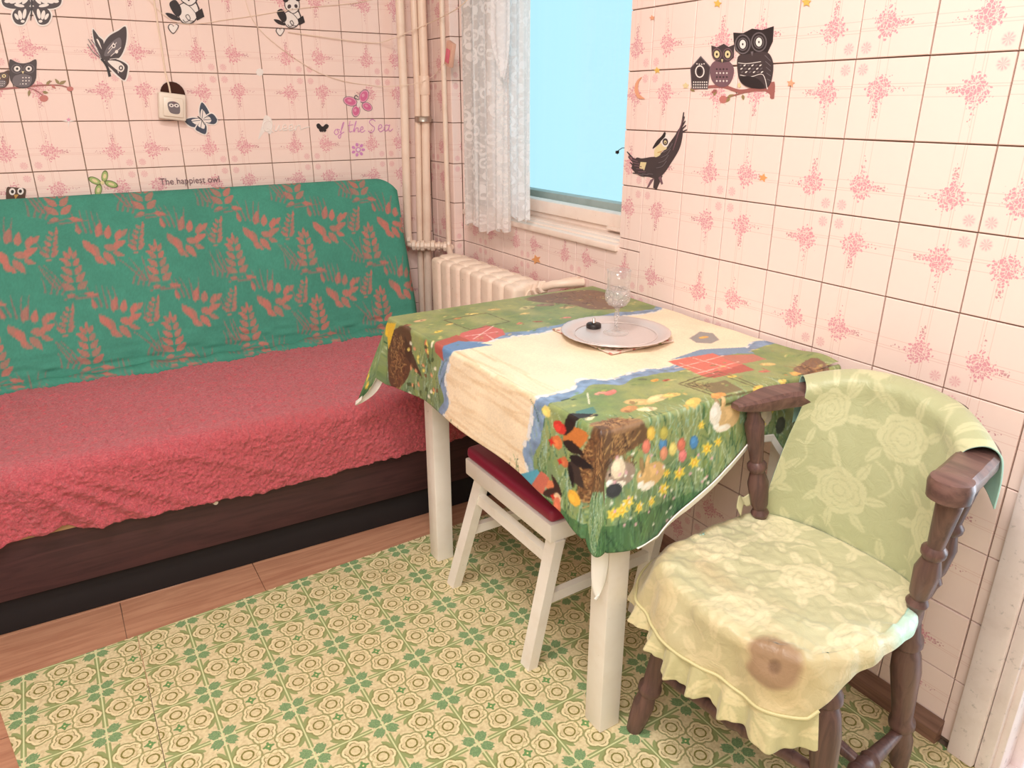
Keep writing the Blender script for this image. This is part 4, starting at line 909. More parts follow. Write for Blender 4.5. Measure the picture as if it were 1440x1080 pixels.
# chair cover: damask print canvas in (s, t) metres ------------------
dc = Canvas(-.8, -.8, .8, .8, .0022, (0, 0, 0))
def flower(cx, cy, r, ph=0):
    t = np.linspace(0, 2 * math.pi, 60, endpoint=False)
    for rr, v in ((1.0, 1.0), (.78, .15), (.74, 1.0), (.52, .15), (.48, 1.0), (.26, .2), (.22, 1.0)):
        k_ = 6 if rr > .6 else 5; R_ = r * rr * (1 + .16 * np.abs(np.sin(t * k_ / 2 + ph + rr * 3)) - .08)
        dc.poly(np.stack([cx + R_ * np.cos(t), cy + R_ * .9 * np.sin(t)], 1), (v, v, v))
def dleaf(cx, cy, l, wd, a):
    dc.poly(leafp(cx, cy, l, wd, a), (.9, .9, .9)); aa = math.radians(a); dc.line([(cx, cy), (cx + l * math.cos(aa), cy + l * math.sin(aa))], .002, (.2, .2, .2))
for ix in range(-5, 6):
    for iy in range(-5, 6):
        fx_ = ix * .175 + (iy % 2) * .088 + rng.normal(0, .008); fy_ = iy * .14 + rng.normal(0, .008)
        for q in range(7): a = q * 51 + ix * 31 + iy * 17; dleaf(fx_ + .045 * math.cos(math.radians(a)), fy_ + .045 * math.sin(math.radians(a)), .045, .018, a + 18)
        cl_ = np.array([(fx_ + .07, fy_ + .02), (fx_ + .09, fy_ + .05), (fx_ + .075, fy_ + .075), (fx_ + .05, fy_ + .085)]); dc.line(sm(cl_, 5, False), .004, (.8, .8, .8))
        flower(fx_, fy_, rng.uniform(.044, .056), ix + iy)
def cover_color(s, t):
    f_ = dc.sample(s, t)[..., :1]; base = np.array((196, 192, 154.)); hi = np.array((220, 211, 174.))
    return base * (1 - f_) + hi * f_
def satin(name): 
    k = printmat(name, .42, Sheen_Weight=.2); k.bump(k.noise(k.coord('Position'), 34, 4, .6, 1.0), .35, .008); return k
M_sat = satin('pale_green_gold_damask'); M_aqua = M('aqua_lining', (176, 218, 204), .6); M_aqua.bump(M_aqua.noise(M_aqua.coord('Position'), 40, 3), .3, .004)
cc_ = thing('chair_cover', 'pale green gold damask cover with a ruffle and a brown stain draped over the chair', 'chair cover')
# back panel
topc = sm([(-.215, -1.998, .772), (-.180, -2.03, .786), (-.150, -2.08, .798), (-.138, -2.16, .802), (-.150, -2.24, .796), (-.182, -2.30, .782), (-.215, -2.345, .762)], 12, False)
botc = sm([(-.255, -1.975, .466), (-.225, -2.02, .462), (-.205, -2.08, .460), (-.200, -2.16, .460), (-.205, -2.24, .460), (-.225, -2.29, .462), (-.262, -2.318, .468)], 12, False)
n = 200; k_ = 190; ii = np.linspace(0, len(topc) - 1, n)
tcv = np.array([np.interp(ii, range(len(topc)), topc[:, c]) for c in range(3)]).T; bcv = np.array([np.interp(ii, range(len(botc)), botc[:, c]) for c in range(3)]).T
P = np.zeros((n, k_, 3)); CL = np.zeros((n, k_, 3)); un = np.linspace(0, 1, n)
for i in range(n):
    T0, B0 = tcv[i], bcv[i]; outw = np.array([1.0, .0, 0]) ; cdir = T0 - np.array([-.36, -2.17, T0[2]]); cdir[2] = 0; cdir /= np.linalg.norm(cdir)
    inn = T0 - cdir * .030
    path = [T0 + cdir * .034 + np.array([0, 0, -.11 + .01 * math.sin(un[i] * 9)]), T0 + cdir * .034 + np.array([0, 0, -.05]), T0 + cdir * .026 + np.array([0, 0, -.010]), T0 + np.array([0, 0, .004]), inn + np.array([0, 0, -.012]), inn * .93 + B0 * .07 + [0, 0, -.03]]
    for f_ in (.3, .5, .7, .85): path.append((inn + [0, 0, -.03]) * (1 - f_) + B0 * f_ + np.array([-.006 * math.sin(f_ * 3.14), 0, 0]))
    path.append(B0); pp = sm(path, 10, False); dl = np.r_[0, np.cumsum(np.linalg.norm(np.diff(pp, axis=0), axis=1))]; q = np.linspace(0, dl[-1], k_)
    P[i] = np.array([np.interp(q, dl, pp[:, c]) for c in range(3)]).T
S2 = (un[:, None] - .5) * .42 + 0 * P[..., 0]; T2 = P[..., 2] - .4
P[..., 0] = np.minimum(P[..., 0] + .010 * (snoise(S2, T2, .12, 51) - .5) + .004 * (snoise(S2 * 2, T2 * .7, .05, 52) - .5), -.004)
colb = cover_color(S2 * 1.0 + .05, T2 * 1.0 - .17) * np.array((.93, .965, .93))
sheet('back_panel', P, [M_sat, M_aqua], cc_, lin(colb), -.0025)
# seat panel with its drop
rimc = sm([(-.250, -1.972, 0), (-.36, -1.962, 0), (-.47, -1.966, 0), (-.535, -1.990, 0), (-.572, -2.05, 0), (-.578, -2.15, 0), (-.562, -2.26, 0), (-.512, -2.314, 0), (-.43, -2.336, 0), (-.34, -2.332, 0), (-.268, -2.312, 0)], 24, False)
dl = np.r_[0, np.cumsum(np.linalg.norm(np.diff(rimc, axis=0), axis=1))]; NR = 520; q = np.linspace(0, dl[-1], NR); rimc = np.array([np.interp(q, dl, rimc[:, c]) for c in range(3)]).T; tot = dl[-1]
bi = np.linspace(0, len(botc) - 1, NR); backc = np.array([np.interp(bi, range(len(botc)), botc[:, c]) for c in range(3)]).T
KA, KD = 110, 46; P = np.zeros((NR, KA + KD, 3)); UV2 = np.zeros((NR, KA + KD, 2))
fs = q / tot
dropL = np.interp(fs, [0, .12, .25, .34, .42, .52, .62, .70, .76, .84, .92, 1], [.02, .045, .085, .10, .105, .115, .120, .110, .06, .035, .035, .03])
tan = np.gradient(rimc, axis=0); nrm_ = np.stack([-tan[:, 1], tan[:, 0], 0 * tan[:, 0]], 1); nrm_ /= np.linalg.norm(nrm_, axis=1, keepdims=True)
nrm_ *= np.sign(((rimc[:, :2] - np.array([-.38, -2.16])) * nrm_[:, :2]).sum(1))[:, None]
for i in range(NR):
    A0 = backc[i]; R0 = np.array([rimc[i, 0], rimc[i, 1], .462])
    for j in range(KA):
        t = j / KA; p_ = A0 * (1 - t) + R0 * t; p_[2] = A0[2] * (1 - t) + .462 * t - .004 * math.sin(t * math.pi); P[i, j] = p_; UV2[i, j] = p_[:2]
    for j in range(KD):
        d_ = dropL[i] * j / (KD - 1); th = min(d_ / .03, 1) * math.pi / 2; o_ = .018 * math.sin(th) ; z_ = .018 * (1 - math.cos(th)) + max(0, d_ - .03) * .97
        fl_ = np.interp(fs[i], [0, .15, .32, .5], [.1, .6, .5, .10]) * max(0, d_ - .02) + (.10 * max(0, d_ - .03)) * math.sin(fs[i] * 30)
        P[i, KA + j] = R0 + nrm_[i] * (o_ + fl_) + np.array([0, 0, -z_]); UV2[i, KA + j] = R0[:2] + nrm_[i, :2] * (d_)
X, Y = P[..., 0], P[..., 1]
wr_ = .010 * (snoise(X, Y, .07, 61) - .5) + .005 * (snoise(X * .5 + Y, Y * .5 - X, .014, 67) - .5) + .006 * (snoise(X + .6 * Y, Y * .4 - X, .025, 62) - .5)
P[:, :KA, 2] += wr_[:, :KA] * np.clip(np.arange(KA) / 25, 0, 1)[None, :] + .006
P[:, KA:, 2] += .006 + wr_[:, KA - 1:KA] * np.linspace(1, 0, KD)[None, :]
P[:, KA:, :2] += nrm_[:, None, :2] * (.010 * (snoise(fs[:, None] * 1.2 + 0 * X[:, KA:], P[:, KA:, 2], .035, 64) - .4))[..., None]
colr = cover_color(UV2[..., 0] + .36, UV2[..., 1] + 2.17)
dirt_or_shade = (np.clip((np.arange(KA + KD)[None, :, None] - KA + 6) / 14, 0, 1) * .42) * (.6 + .6 * snoise(X, Y, .05, 70))[..., None]; colr = colr * (1 - dirt_or_shade) + np.array((188, 160, 108.)) * dirt_or_shade  # tan lighting of the drop painted into the cover colour, unevenly
# brown stain on the front drop: a mark of its own
def near_idx(pt): dd = ((P[:, KA:] - pt) ** 2).sum(-1); a_ = np.unravel_index(dd.argmin(), dd.shape); return P[a_[0], KA + a_[1]]
sc0 = near_idx(on(1085, 936, 0, -.585)); dS = np.sqrt(((P - sc0) ** 2).sum(-1)) + .016 * (snoise(Y, P[..., 2], .02, 66) - .5)
zone = 1.0
st_ = np.clip((.048 - dS) / .012, 0, 1) * zone * .85; st2 = np.clip((.012 - dS) / .01, 0, 1) * zone * .5; st3 = np.clip((.085 - dS) / .05, 0, 1) * zone * .18
for s_, c in ((st3, (176, 140, 90)), (st_, (148, 116, 88)), (st2, (96, 70, 52))): colr = colr * (1 - s_[..., None]) + np.array(c, float) * s_[..., None]
stl = np.clip((.06 - np.abs(X + .50)) / .06, 0, 1) * np.clip(.3 + snoise(X, Y, .05, 77) - .55, 0, 1); colr = colr * (1 - stl[..., None] * .5) + np.array((206, 170, 130.)) * stl[..., None] * .5
aq = np.clip((fs[:, None] - .86) / .04, 0, 1) * np.clip((np.arange(KA + KD)[None, :] - KA + 14) / 10, 0, 1); colr = colr * (1 - aq[..., None] * .8) + np.array((186, 222, 206.)) * aq[..., None] * .8
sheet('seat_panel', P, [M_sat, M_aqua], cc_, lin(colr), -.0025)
# ruffle along the drop of the left side and the front
i0, i1 = int(.10 * NR), int(.715 * NR); NRf = 700; ix = np.linspace(i0, i1, NRf); E0_ = np.array([np.interp(ix, range(NR), P[:, -1, c]) for c in range(3)]).T; N0 = np.array([np.interp(ix, range(NR), nrm_[:, c]) for c in range(3)]).T
fr_ = np.linspace(0, 1, NRf); Lr = np.interp(fr_, [0, .1, .22, .32, .42, .5, .62, .8, .95, 1], [.04, .068, .070, .058, .035, .03, .055, .060, .062, .060]); PR = np.zeros((NRf, 30, 3))
for j in range(30):
    t = j / 29; ph = fr_ * tot * 72 + 1.3 * np.sin(fr_ * 11); am = .0085 * t ** .7 + .0015
    PR[:, j] = E0_ + N0 * (am * np.sin(ph) + .003 * np.sin(ph * 2.7 + 1) * t + .012 * t)[:, None] + np.array([0, 0, -1.0]) * (Lr * t * (1 + .06 * np.sin(ph + 1)))[:, None] + np.gradient(E0_, axis=0) * (0.8 * t * np.cos(ph))[:, None]
colf = cover_color(fr_[:, None] * .5 - .2 + 0 * PR[..., 0], PR[..., 2] - .1) * np.array((.98, .96, .90))
ruf = sheet('ruffle', PR, [M_sat], cc_, lin(colf), -.002)
B().tube([p_ + n_ * .002 for p_, n_ in zip(E0_[::3], N0[::3])], .0028, 8).build('seam_piping', M('cover_piping', (206, 196, 146), .6), ruf)
# loose tie at the left back of the cover
tie = []
for a in np.linspace(0, 1, 26): tie.append((-.262 - .05 * a, -1.965 - .004 * math.sin(a * 7), .470 + .03 * math.sin(a * 3.1) + .01 * math.sin(a * 9)))
ribbon('tie', tie, [np.array([-.010, .006, .022])] * 26, M('tie_fabric', (206, 200, 160), .6), cc_, .0015)

# ------------------------------------------------------------------ wall socket and cable
sw = thing('wall_switch', 'white switch box with a grey owl sticker hanging tilted from a hole in the tiles', 'switch')
def tilt(v, c=on(243, 151, 1, -.03), a=math.radians(-7)):
    x, z = v[0], v[2]; return np.array([c[0] + x * math.cos(a) - z * math.sin(a), v[1], c[2] + x * math.sin(a) + z * math.cos(a)])
swb = B().box((-.044, -.040, -.040), (.040, -.008, .044), .006, seg=3, xf=tilt).build('switch_box', M_plast, sw)
B().box((-.031, -.0455, -.030), (.031, -.0405, .030), .003, xf=tilt).build('rocker', M_plast, swb)
hole = tag(B().tube([on(243, 132, 1, -.0005), on(243, 132, 1, -.0060)], .038, 22).build('wall_hole', M('dark_hole', (66, 34, 24), .95)), 'dark broken hole in the tiles behind the hanging switch', 'hole')
tag(B().tube([on(x, y, 1, -.006) for x, y in ((212, -30), (218, 10), (226, 60), (232, 100), (238, 122), (240, 134))], .0028, 8).build('switch_cable', M_string), 'thin cream cable running down the wall to the switch', 'cable')
# strings with a small charm
def strand(pts, ax=1): return sm([on(*p) for p in pts], 6, False)
s1 = strand([(405, 45, 1, -.006), (440, 50, 1, -.008), (500, 58, 1, -.01), (533, 60, 1, -.012), (560, 51, 1, -.085), (600, 34, 1, -.09), (640, 14, 0, -.10), (662, -5, 0, -.09)])
tag(B().tube(s1, .0016, 6).build('garland_string', M_string), 'white string crossing in front of the pipes from the panda to the curtain', 'string')
s2 = strand([(340, -20, 1, -.005), (362, 38, 1, -.005), (430, 92, 1, -.005), (480, 113, 1, -.006), (530, 121, 1, -.007), (556, 121, 1, -.08), (590, 116, 1, -.085), (612, 104, 1, -.09), (632, 80, 0, -.09)])
tag(B().tube(s2, .0011, 6).build('garland_string', M_string), 'sagging thin thread looped low across the back wall behind the pipes', 'string')
s3 = strand([(200, -10, 1, -.004), (250, 32, 1, -.004), (330, 26, 1, -.004), (420, 12, 1, -.004), (500, 4, 1, -.004), (540, -6, 1, -.004)])
tag(B().tube(s3, .0010, 6).build('garland_string', M_string), 'thin thread between the two pandas near the top of the back wall', 'string')
chm = thing('paper_charm', 'little pink gift box charm hanging on the string beside the curtain', 'ornament')
cp = on(633, 76, 0, -.085); 
def rotc(v, a=math.radians(20)): v = np.array(v) * 1.35; return cp + np.array([v[0], v[1] * math.cos(a) - v[2] * math.sin(a), v[1] * math.sin(a) + v[2] * math.cos(a)])
chb = B().box((-.006, -.017, -.030), (.006, .017, .030), .002, xf=rotc).build('charm_box', M('charm_paper', (226, 178, 156), .6), chm)
B().box((-.0085, -.010, -.022), (-.0062, .010, .012), .001, xf=rotc).build('charm_panel', M('charm_pink', (226, 110, 130), .5), chb)

# ------------------------------------------------------------------ stickers
SM = {}
def smat(c):
    if c not in SM:
        k = M('sticker_%s' % c, PAL[c], .45); nz_ = k.noise(k.coord('Position'), 300, 2); k.col(k.mix(nz_ * .4, PAL[c], [x * .86 for x in PAL[c]])); SM[c] = k
    return SM[c]
PAL = dict(dark=(74, 62, 64), black=(48, 40, 42), grey=(118, 108, 112), mid=(128, 96, 104), white=(250, 240, 234), branch=(170, 106, 100), rose=(206, 128, 120), leaf=(160, 140, 96), cream=(240, 220, 170), pink=(226, 116, 160), lpink=(240, 170, 196), lilac=(222, 146, 206), orange=(242, 172, 112), yellow=(240, 196, 100), green=(178, 196, 124), dgreen=(112, 128, 72), brown=(92, 66, 52), beak=(210, 160, 90), blue=(70, 78, 96), peach=(246, 176, 140))
# anatomy order: [(colour, polygon px in crop coords)]
def sticker(name, label, cat, wall, layers, crop=(0, 0, 3.6), group=None, step_=.00035):
    step_ = min(step_, .0018 / len(layers)); ax, v, s = {'b': (1, -.0012, -1), 'w': (0, -.0012, -1)}[wall]
    cols = []; b = B()
    for li, (c, poly) in enumerate(layers):
        if c not in cols: cols.append(c)
        z1 = v - step_ * (li + 1); z0 = v + .0006
        P = [on(crop[0] + x / crop[2], crop[1] + y / crop[2], ax, v) for x, y in poly]
        n = len(P); V = []
        for z_ in (z0, z1):
            for p in P: q_ = np.array(p); q_[ax] = z_; V.append(q_)
        b.add(V, [list(range(n)), [n + i for i in range(n)][::-1]] + [[i, (i + 1) % n, n + (i + 1) % n, n + i] for i in range(n)], cols.index(c))
    return tag(b.build(name, [smat(c) for c in cols], smooth=False), label, cat, group)
def outline(pts, off):
    P = np.array(pts, float); c = P.mean(0); d = P - c; L_ = np.linalg.norm(d, axis=1, keepdims=True); return c + d * (1 + off / (L_ + 1e-6))
def curve(pts, w0, w1=None): return band(sm(pts, 5, False), w0, w1)
# --- back wall (crop 0,0 scale 3.6)
# flying butterfly
w1 = sm([(515, 300), (520, 235), (550, 185), (600, 155), (636, 135), (640, 200), (622, 265), (590, 300)], 5); w2 = sm([(525, 310), (585, 300), (640, 325), (646, 355), (632, 405), (600, 385), (565, 350)], 5); w3 = sm([(515, 290), (480, 215), (470, 148), (500, 185), (525, 215)], 5)
L_ = [('white', outline(w1, 9)), ('white', outline(w2, 9)), ('white', outline(w3, 8)), ('dark', w1), ('dark', w3), ('dark', w2), ('grey', sm([(530, 285), (545, 235), (600, 190), (615, 215), (600, 262)], 4)), ('white', sm([(545, 308), (600, 312), (630, 340), (615, 365), (580, 345)], 4)), ('dark', ell(612, 344, 11, 13)), ('white', ell(612, 344, 5, 7)), ('white', sm([(488, 200), (500, 205), (515, 250)], 3)), ('black', curve([(512, 298), (530, 318), (545, 345), (556, 388)], 10, 14))]
for a in ((545, 270, 590, 215), (560, 285, 612, 240), (550, 250, 575, 215), (555, 300, 622, 300), (575, 330, 600, 370)): L_.append(('white', curve([(a[0], a[1]), ((a[0] + a[2]) / 2 + 4, (a[1] + a[3]) / 2 - 4), (a[2], a[3])], 3)))
L_ += [('white', ell(575, 232, 10, 12)), ('dark', ell(575, 232, 5, 6)), ('white', ell(590, 262, 8, 9)), ('grey', curve([(512, 292), (480, 250), (446, 198)], 3)), ('grey', curve([(512, 292), (490, 240), (460, 200)], 3)), ('grey', curve([(510, 296), (470, 262), (443, 222)], 3))]
sticker('butterfly_sticker', 'black and grey butterfly sticker seen from the side, above the switch cable', 'sticker', 'b', L_)
# top left butterfly
L_ = []
for s_ in (-1, 1):
    up_ = sm([(160 + s_ * 5, 25), (160 + s_ * 40, -40), (160 + s_ * 110, -60), (160 + s_ * 150, -15), (160 + s_ * 140, 30), (160 + s_ * 80, 45)], 5); lo_ = sm([(160 + s_ * 4, 35), (160 + s_ * 70, 40), (160 + s_ * 98, 75), (160 + s_ * 80, 118), (160 + s_ * 40, 122), (160 + s_ * 18, 80)], 5)
    L_ += [('white', outline(up_, 8)), ('white', outline(lo_, 8)), ('dark', up_), ('dark', lo_)]
    for (x, y, rx, ry, a) in ((30, 0, 10, 26, 40), (60, 5, 10, 24, 60), (92, 5, 12, 22, 70), (120, 5, 10, 18, 80), (36, 70, 9, 26, 10), (58, 76, 10, 24, -12), (76, 84, 8, 18, -30), (45, 108, 10, 7, 0), (62, 28, 26, 8, 10)): L_.append(('white', ell(160 + s_ * x, y, rx, ry, s_ * -a)))
L_.append(('black', curve([(161, 0), (160, 50), (155, 104)], 12, 4)))
sticker('butterfly_sticker', 'large black and white butterfly sticker in the top left corner of the photo', 'sticker', 'b', L_)
# owls on branch left
def owl(cx, cy, w_, h_, body, belly, eye='white', ears=True, s=1):
    hw = w_ / 2
    o_ = [(body, sm([(cx - hw * .95, cy - h_ * .5), (cx - hw * .45, cy - h_ * .40), (cx, cy - h_ * .36), (cx + hw * .45, cy - h_ * .40), (cx + hw * .95, cy - h_ * .5), (cx + hw * .98, cy - h_ * .15), (cx + hw * .9, cy + h_ * .25), (cx + hw * .4, cy + h_ * .5), (cx - hw * .4, cy + h_ * .5), (cx - hw * .9, cy + h_ * .25), (cx - hw * .98, cy - h_ * .15)], 4))]
    o_ += [(belly, sm([(cx, cy + h_ * .02), (cx + hw * .62, cy + h_ * .12), (cx + hw * .5, cy + h_ * .42), (cx, cy + h_ * .47), (cx - hw * .5, cy + h_ * .42), (cx - hw * .62, cy + h_ * .12)], 4))]
    for s_ in (-1, 1): o_ += [('grey', ell(cx + s_ * hw * .44, cy - h_ * .17, hw * .40, h_ * .17)), (body, ell(cx + s_ * hw * .44, cy - h_ * .17, hw * .34, h_ * .145)), (eye, ell(cx + s_ * hw * .42, cy - h_ * .17, hw * .23, h_ * .10)), ('black', ell(cx + s_ * hw * .42, cy - h_ * .17, hw * .09, h_ * .045))]
    o_ += [('cream', np.array([(cx - hw * .1, cy - h_ * .08), (cx + hw * .1, cy - h_ * .08), (cx, cy + h_ * .02)]))]
    for r_ in range(3):
        for c in range(-2 + (r_ > 1), 3 - (r_ > 1)): o_.append(('white', ell(cx + c * hw * .22, cy + h_ * (.15 + r_ * .11), hw * .055, h_ * .022)))
    return o_
L_ = [('branch', curve([(-60, 455), (40, 448), (130, 440), (200, 432), (300, 432), (370, 452)], 12, 5)), ('branch', curve([(120, 440), (180, 458), (225, 490)], 5)), ('branch', curve([(230, 430), (262, 410)], 4)), ('rose', ell(222, 498, 22, 17)), ('rose', ell(355, 450, 17, 12)), ('leaf', leafp(300, 425, 38, 16, -25)), ('leaf', leafp(300, 425, 34, 14, -130)), ('leaf', leafp(235, 430, 32, 14, -50)), ('leaf', leafp(215, 465, 30, 14, 10)), ('leaf', leafp(150, 455, 34, 14, 100)), ('rose', leafp(260, 430, 30, 12, 40))]
L_ += owl(116, 372, 140, 142, 'dark', 'grey') + [('grey', ell(85, 408, 22, 28, 10))] + owl(0, 400, 96, 90, 'brown', 'grey', 'cream')
sticker('owl_sticker', 'dark owls on a rosy branch sticker at the left edge of the back wall', 'sticker', 'b', L_)
# pandas
def panda(cx, cy, s):
    q = lambda pts: [(cx + x * s, cy + y * s) for x, y in pts]
    L_ = [('dark', sm(q([(-5, -32), (55, -45), (75, 0), (52, 42), (10, 45), (-12, 10)]), 5)), ('white', sm(q([(-2, -29), (53, -41), (71, 0), (49, 38), (12, 41), (-8, 10)]), 5)),
          ('dark', sm(q([(2, -95), (60, -98), (68, -50), (40, -25), (8, -40), (-8, -68)]), 5)), ('white', sm(q([(5, -91), (57, -94), (64, -52), (38, -29), (10, -43), (-4, -68)]), 5)),
          ('black', sm(q([(-46, -36), (-22, -50), (0, -20), (2, 6), (-14, 18), (-34, -4)]), 4)), ('black', sm(q([(-62, 4), (-36, 6), (-4, 26), (-8, 34), (-40, 26)]), 4)), ('black', q([(58, 2), (86, -16), (96, 18), (66, 34)])), ('dark', curve(q([(60, 4), (40, -20), (10, -42)]), 3)), ('dark', curve(q([(76, -12), (60, -50)]), 3)),
          ('dark', ell(cx + 16 * s, cy - 62 * s, 9 * s, 11 * s, 20)), ('dark', ell(cx + 50 * s, cy - 64 * s, 8 * s, 10 * s, -20)), ('black', ell(cx + 32 * s, cy - 48 * s, 4 * s, 3 * s)), ('black', ell(cx - 2 * s, cy - 96 * s, 13 * s)), ('black', ell(cx + 60 * s, cy - 100 * s, 12 * s))]
    h_ = q([(-30, 88), (-52, 64), (-46, 48), (-34, 50), (-28, 56), (-18, 48), (-8, 58)]); L_ += [('dark', sm(h_, 4)), ('white', sm(outline(h_, -4 * s), 4))]
    L_ += [('dark', curve(q([(8, 30), (20, 40), (38, 28), (30, 10), (20, 16), (34, 34), (56, 36)]), 3))]
    return L_
def mv(pts, ox, oy): return [(c, [(x + ox, y + oy) for x, y in np.array(p)]) for c, p in pts]
sticker('panda_sticker', 'panda sticker with a heart, on the left, near the switch cable', 'sticker', 'b', panda(915, 62, 1.25))
sticker('panda_sticker', 'panda sticker with a heart, on the right, nearer to the heating pipes', 'sticker', 'b', panda(368, 95, 1.0), (300, 0, 3.6))
# butterfly by the switch
L_ = []
for pts in ([(1022, 605), (1010, 560), (1022, 518), (1052, 555), (1060, 590)], [(1024, 608), (1070, 575), (1098, 605), (1085, 628), (1045, 622)], [(1018, 606), (975, 596), (935, 610), (965, 640), (1000, 640)], [(1022, 612), (990, 650), (1008, 668), (1040, 678), (1045, 640)]):
    w_ = sm(pts, 5); L_ += [('white', outline(w_, 6)), ('blue', w_), ('white', np.array(w_) * .62 + np.array([1022, 608]) * .38)]
    c_ = np.array(pts[1:-1]).mean(0); L_.append(('blue', curve([(1022, 608), tuple((c_ + [1022, 608]) / 2), tuple(c_)], 3)))
L_ += [('black', curve([(1000, 590), (1022, 608), (1035, 632)], 6, 3)), ('blue', curve([(1030, 600), (1060, 590), (1110, 608)], 2))]
sticker('butterfly_sticker', 'white butterfly sticker with dark blue wing edges beside the switch', 'sticker', 'b', L_)
# small owl at the left bottom
L_ = [('brown', sm([(35, 950), (60, 948), (90, 950), (130, 958), (128, 1000), (130, 1045), (45, 1045), (30, 1000)], 4)), ('white', ell(62, 970, 16, 18)), ('black', ell(63, 970, 8, 9)), ('white', ell(104, 968, 16, 18)), ('black', ell(103, 968, 8, 9)), ('beak', [(70, 985), (95, 985), (78, 1008)])]
sticker('owl_sticker', 'small brown owl sticker looking over the sofa back at the far left', 'sticker', 'b', L_)
# clover
L_ = []
for (x, y, rx, ry, a) in ((480, 915, 36, 17, 25), (530, 892, 17, 30, 8), (563, 932, 36, 17, 18), (498, 962, 18, 32, 12)): L_ += [('dgreen', ell(x, y, rx, ry, a)), ('green', ell(x, y, rx * .82, ry * .78, a)), ('cream', ell(x, y, rx * .45, ry * .4, a))]
L_.append(('cream', ell(518, 925, 10)))
sticker('clover_sticker', 'pale green four leaf clover sticker just above the sofa back', 'sticker', 'b', L_)
# pink jewelled butterfly (crop 300,0)
L_ = []
for (x, y, rx, ry, a) in ((693, 513, 37, 24, 18), (762, 487, 24, 36, 22), (722, 562, 21, 31, 8), (778, 540, 29, 21, 32)): L_ += [('grey', ell(x, y, rx, ry, a)), ('lpink', ell(x, y, rx * .92, ry * .9, a)), ('pink', ell(x, y, rx * .75, ry * .7, a)), ('lpink', ell(x - 4, y - 4, rx * .3, ry * .25, a))]
L_ += [('white', ell(735, 525, 8, 20, 10)), ('grey', curve([(735, 505), (715, 495), (722, 482), (732, 492)], 4))]
sticker('butterfly_sticker', 'pink jewelled butterfly sticker above the words of the Sea', 'sticker', 'b', L_, (300, 0, 3.6))
L_ = [('black', sm([(552, 645), (535, 625), (522, 632), (528, 650), (545, 655)], 4)), ('black', sm([(554, 645), (570, 628), (584, 636), (576, 652), (560, 656)], 4)), ('black', sm([(551, 650), (535, 655), (542, 668), (552, 662)], 3)), ('black', sm([(555, 650), (572, 658), (565, 668), (555, 662)], 3)), ('black', curve([(552, 640), (553, 668)], 5))]
sticker('butterfly_sticker', 'tiny black butterfly sticker between the words Queen and of', 'sticker', 'b', L_, (300, 0, 3.6))
L_ = [('lilac', ell(733 + 26 * math.cos(a), 758 + 26 * math.sin(a), 9, 7, math.degrees(a))) for a in np.linspace(0, 6.28, 8)[:-1]] + [('lilac', ell(733, 758, 13)), ('white', ell(733, 758, 8))]
sticker('flower_sticker', 'small lilac flower sticker under the words the Sea', 'sticker', 'b', L_, (300, 0, 3.6))
sticker('dot_sticker', 'plain white round dot sticker stuck where four tiles meet, above the word Queen', 'sticker', 'b', [('white', star(235, 365, 21, 8, .8))], (300, 0, 3.6))
sticker('fairy_sticker', 'faded white winged sticker in front of the word Queen', 'sticker', 'b', [('white', sm([(262, 585), (292, 600), (300, 640), (290, 680), (262, 665), (235, 700), (228, 700), (245, 640)], 4))], (300, 0, 3.6))
sticker('sparkle_sticker', 'white sparkle sticker on a tile joint below the butterfly', 'sticker', 'b', [('white', star(347, 612, 34, 4, .18)), ('lpink', star(347, 606, 12, 5, .5))])
# window wall (crop 840,0)
C4 = (840, 0, 3.6)
L_ = [('branch', curve([(475, 450), (560, 440), (640, 438), (720, 462), (800, 452), (860, 448), (888, 420)], 12, 24)), ('branch', curve([(860, 450), (880, 470), (886, 500)], 30, 12)), ('branch', curve([(885, 415), (888, 440), (884, 498)], 22, 20)), ('branch', curve([(760, 462), (700, 480), (650, 495)], 9, 5)), ('rose', ell(637, 503, 20, 19)), ('leaf', leafp(735, 480, 26, 14, 80)), ('leaf', leafp(600, 455, 32, 15, 110)), ('branch', leafp(604, 455, 30, 15, 150)), ('leaf', leafp(670, 495, 28, 14, 130)), ('leaf', leafp(660, 490, 34, 13, -20)), ('cream', star(447, 434, 17, 5, .6)), ('leaf', leafp(470, 450, 26, 12, 30)), ('cream', ell(718, 432, 8, 12)),
      ('grey', [(470, 345), (523, 283), (574, 340), (558, 452), (478, 450)]), ('dark', [(474, 346), (523, 290), (570, 341), (555, 448), (481, 446)]), ('white', ell(519, 362, 24, 32)), ('dark', ell(519, 362, 18, 26)), ('black', ell(518, 362, 10, 16))]
for i in range(7):
    for j in range(3): L_.append(('white', ell(488 + i * 11, 416 + j * 13, 3, 4)))
for i in range(4): L_.append(('white', ell(505 + i * 12, 326 - abs(i - 1.5) * 2, 3)))
sm_owl = [('mid', sm([(573, 340), (600, 308), (660, 308), (690, 345), (682, 400), (655, 436), (610, 436), (578, 400)], 5)), ('dark', [(578, 230), (605, 240), (640, 222), (665, 238), (692, 226), (690, 290), (665, 312), (632, 318), (600, 308), (580, 280)])]
for x in (606, 661): sm_owl += [('mid', ell(x, 275, 25, 31)), ('dark', ell(x, 275, 21, 26)), ('cream', ell(x, 275, 14, 19)), ('black', ell(x, 275, 5, 7))]
sm_owl += [('cream', [(628, 300), (638, 300), (633, 318)])]
for r_ in range(4):
    for c in range(4): sm_owl.append(('white' if r_ % 2 else 'black', star(606 + c * 17, 350 + r_ * 20, 6, 4, .5)))
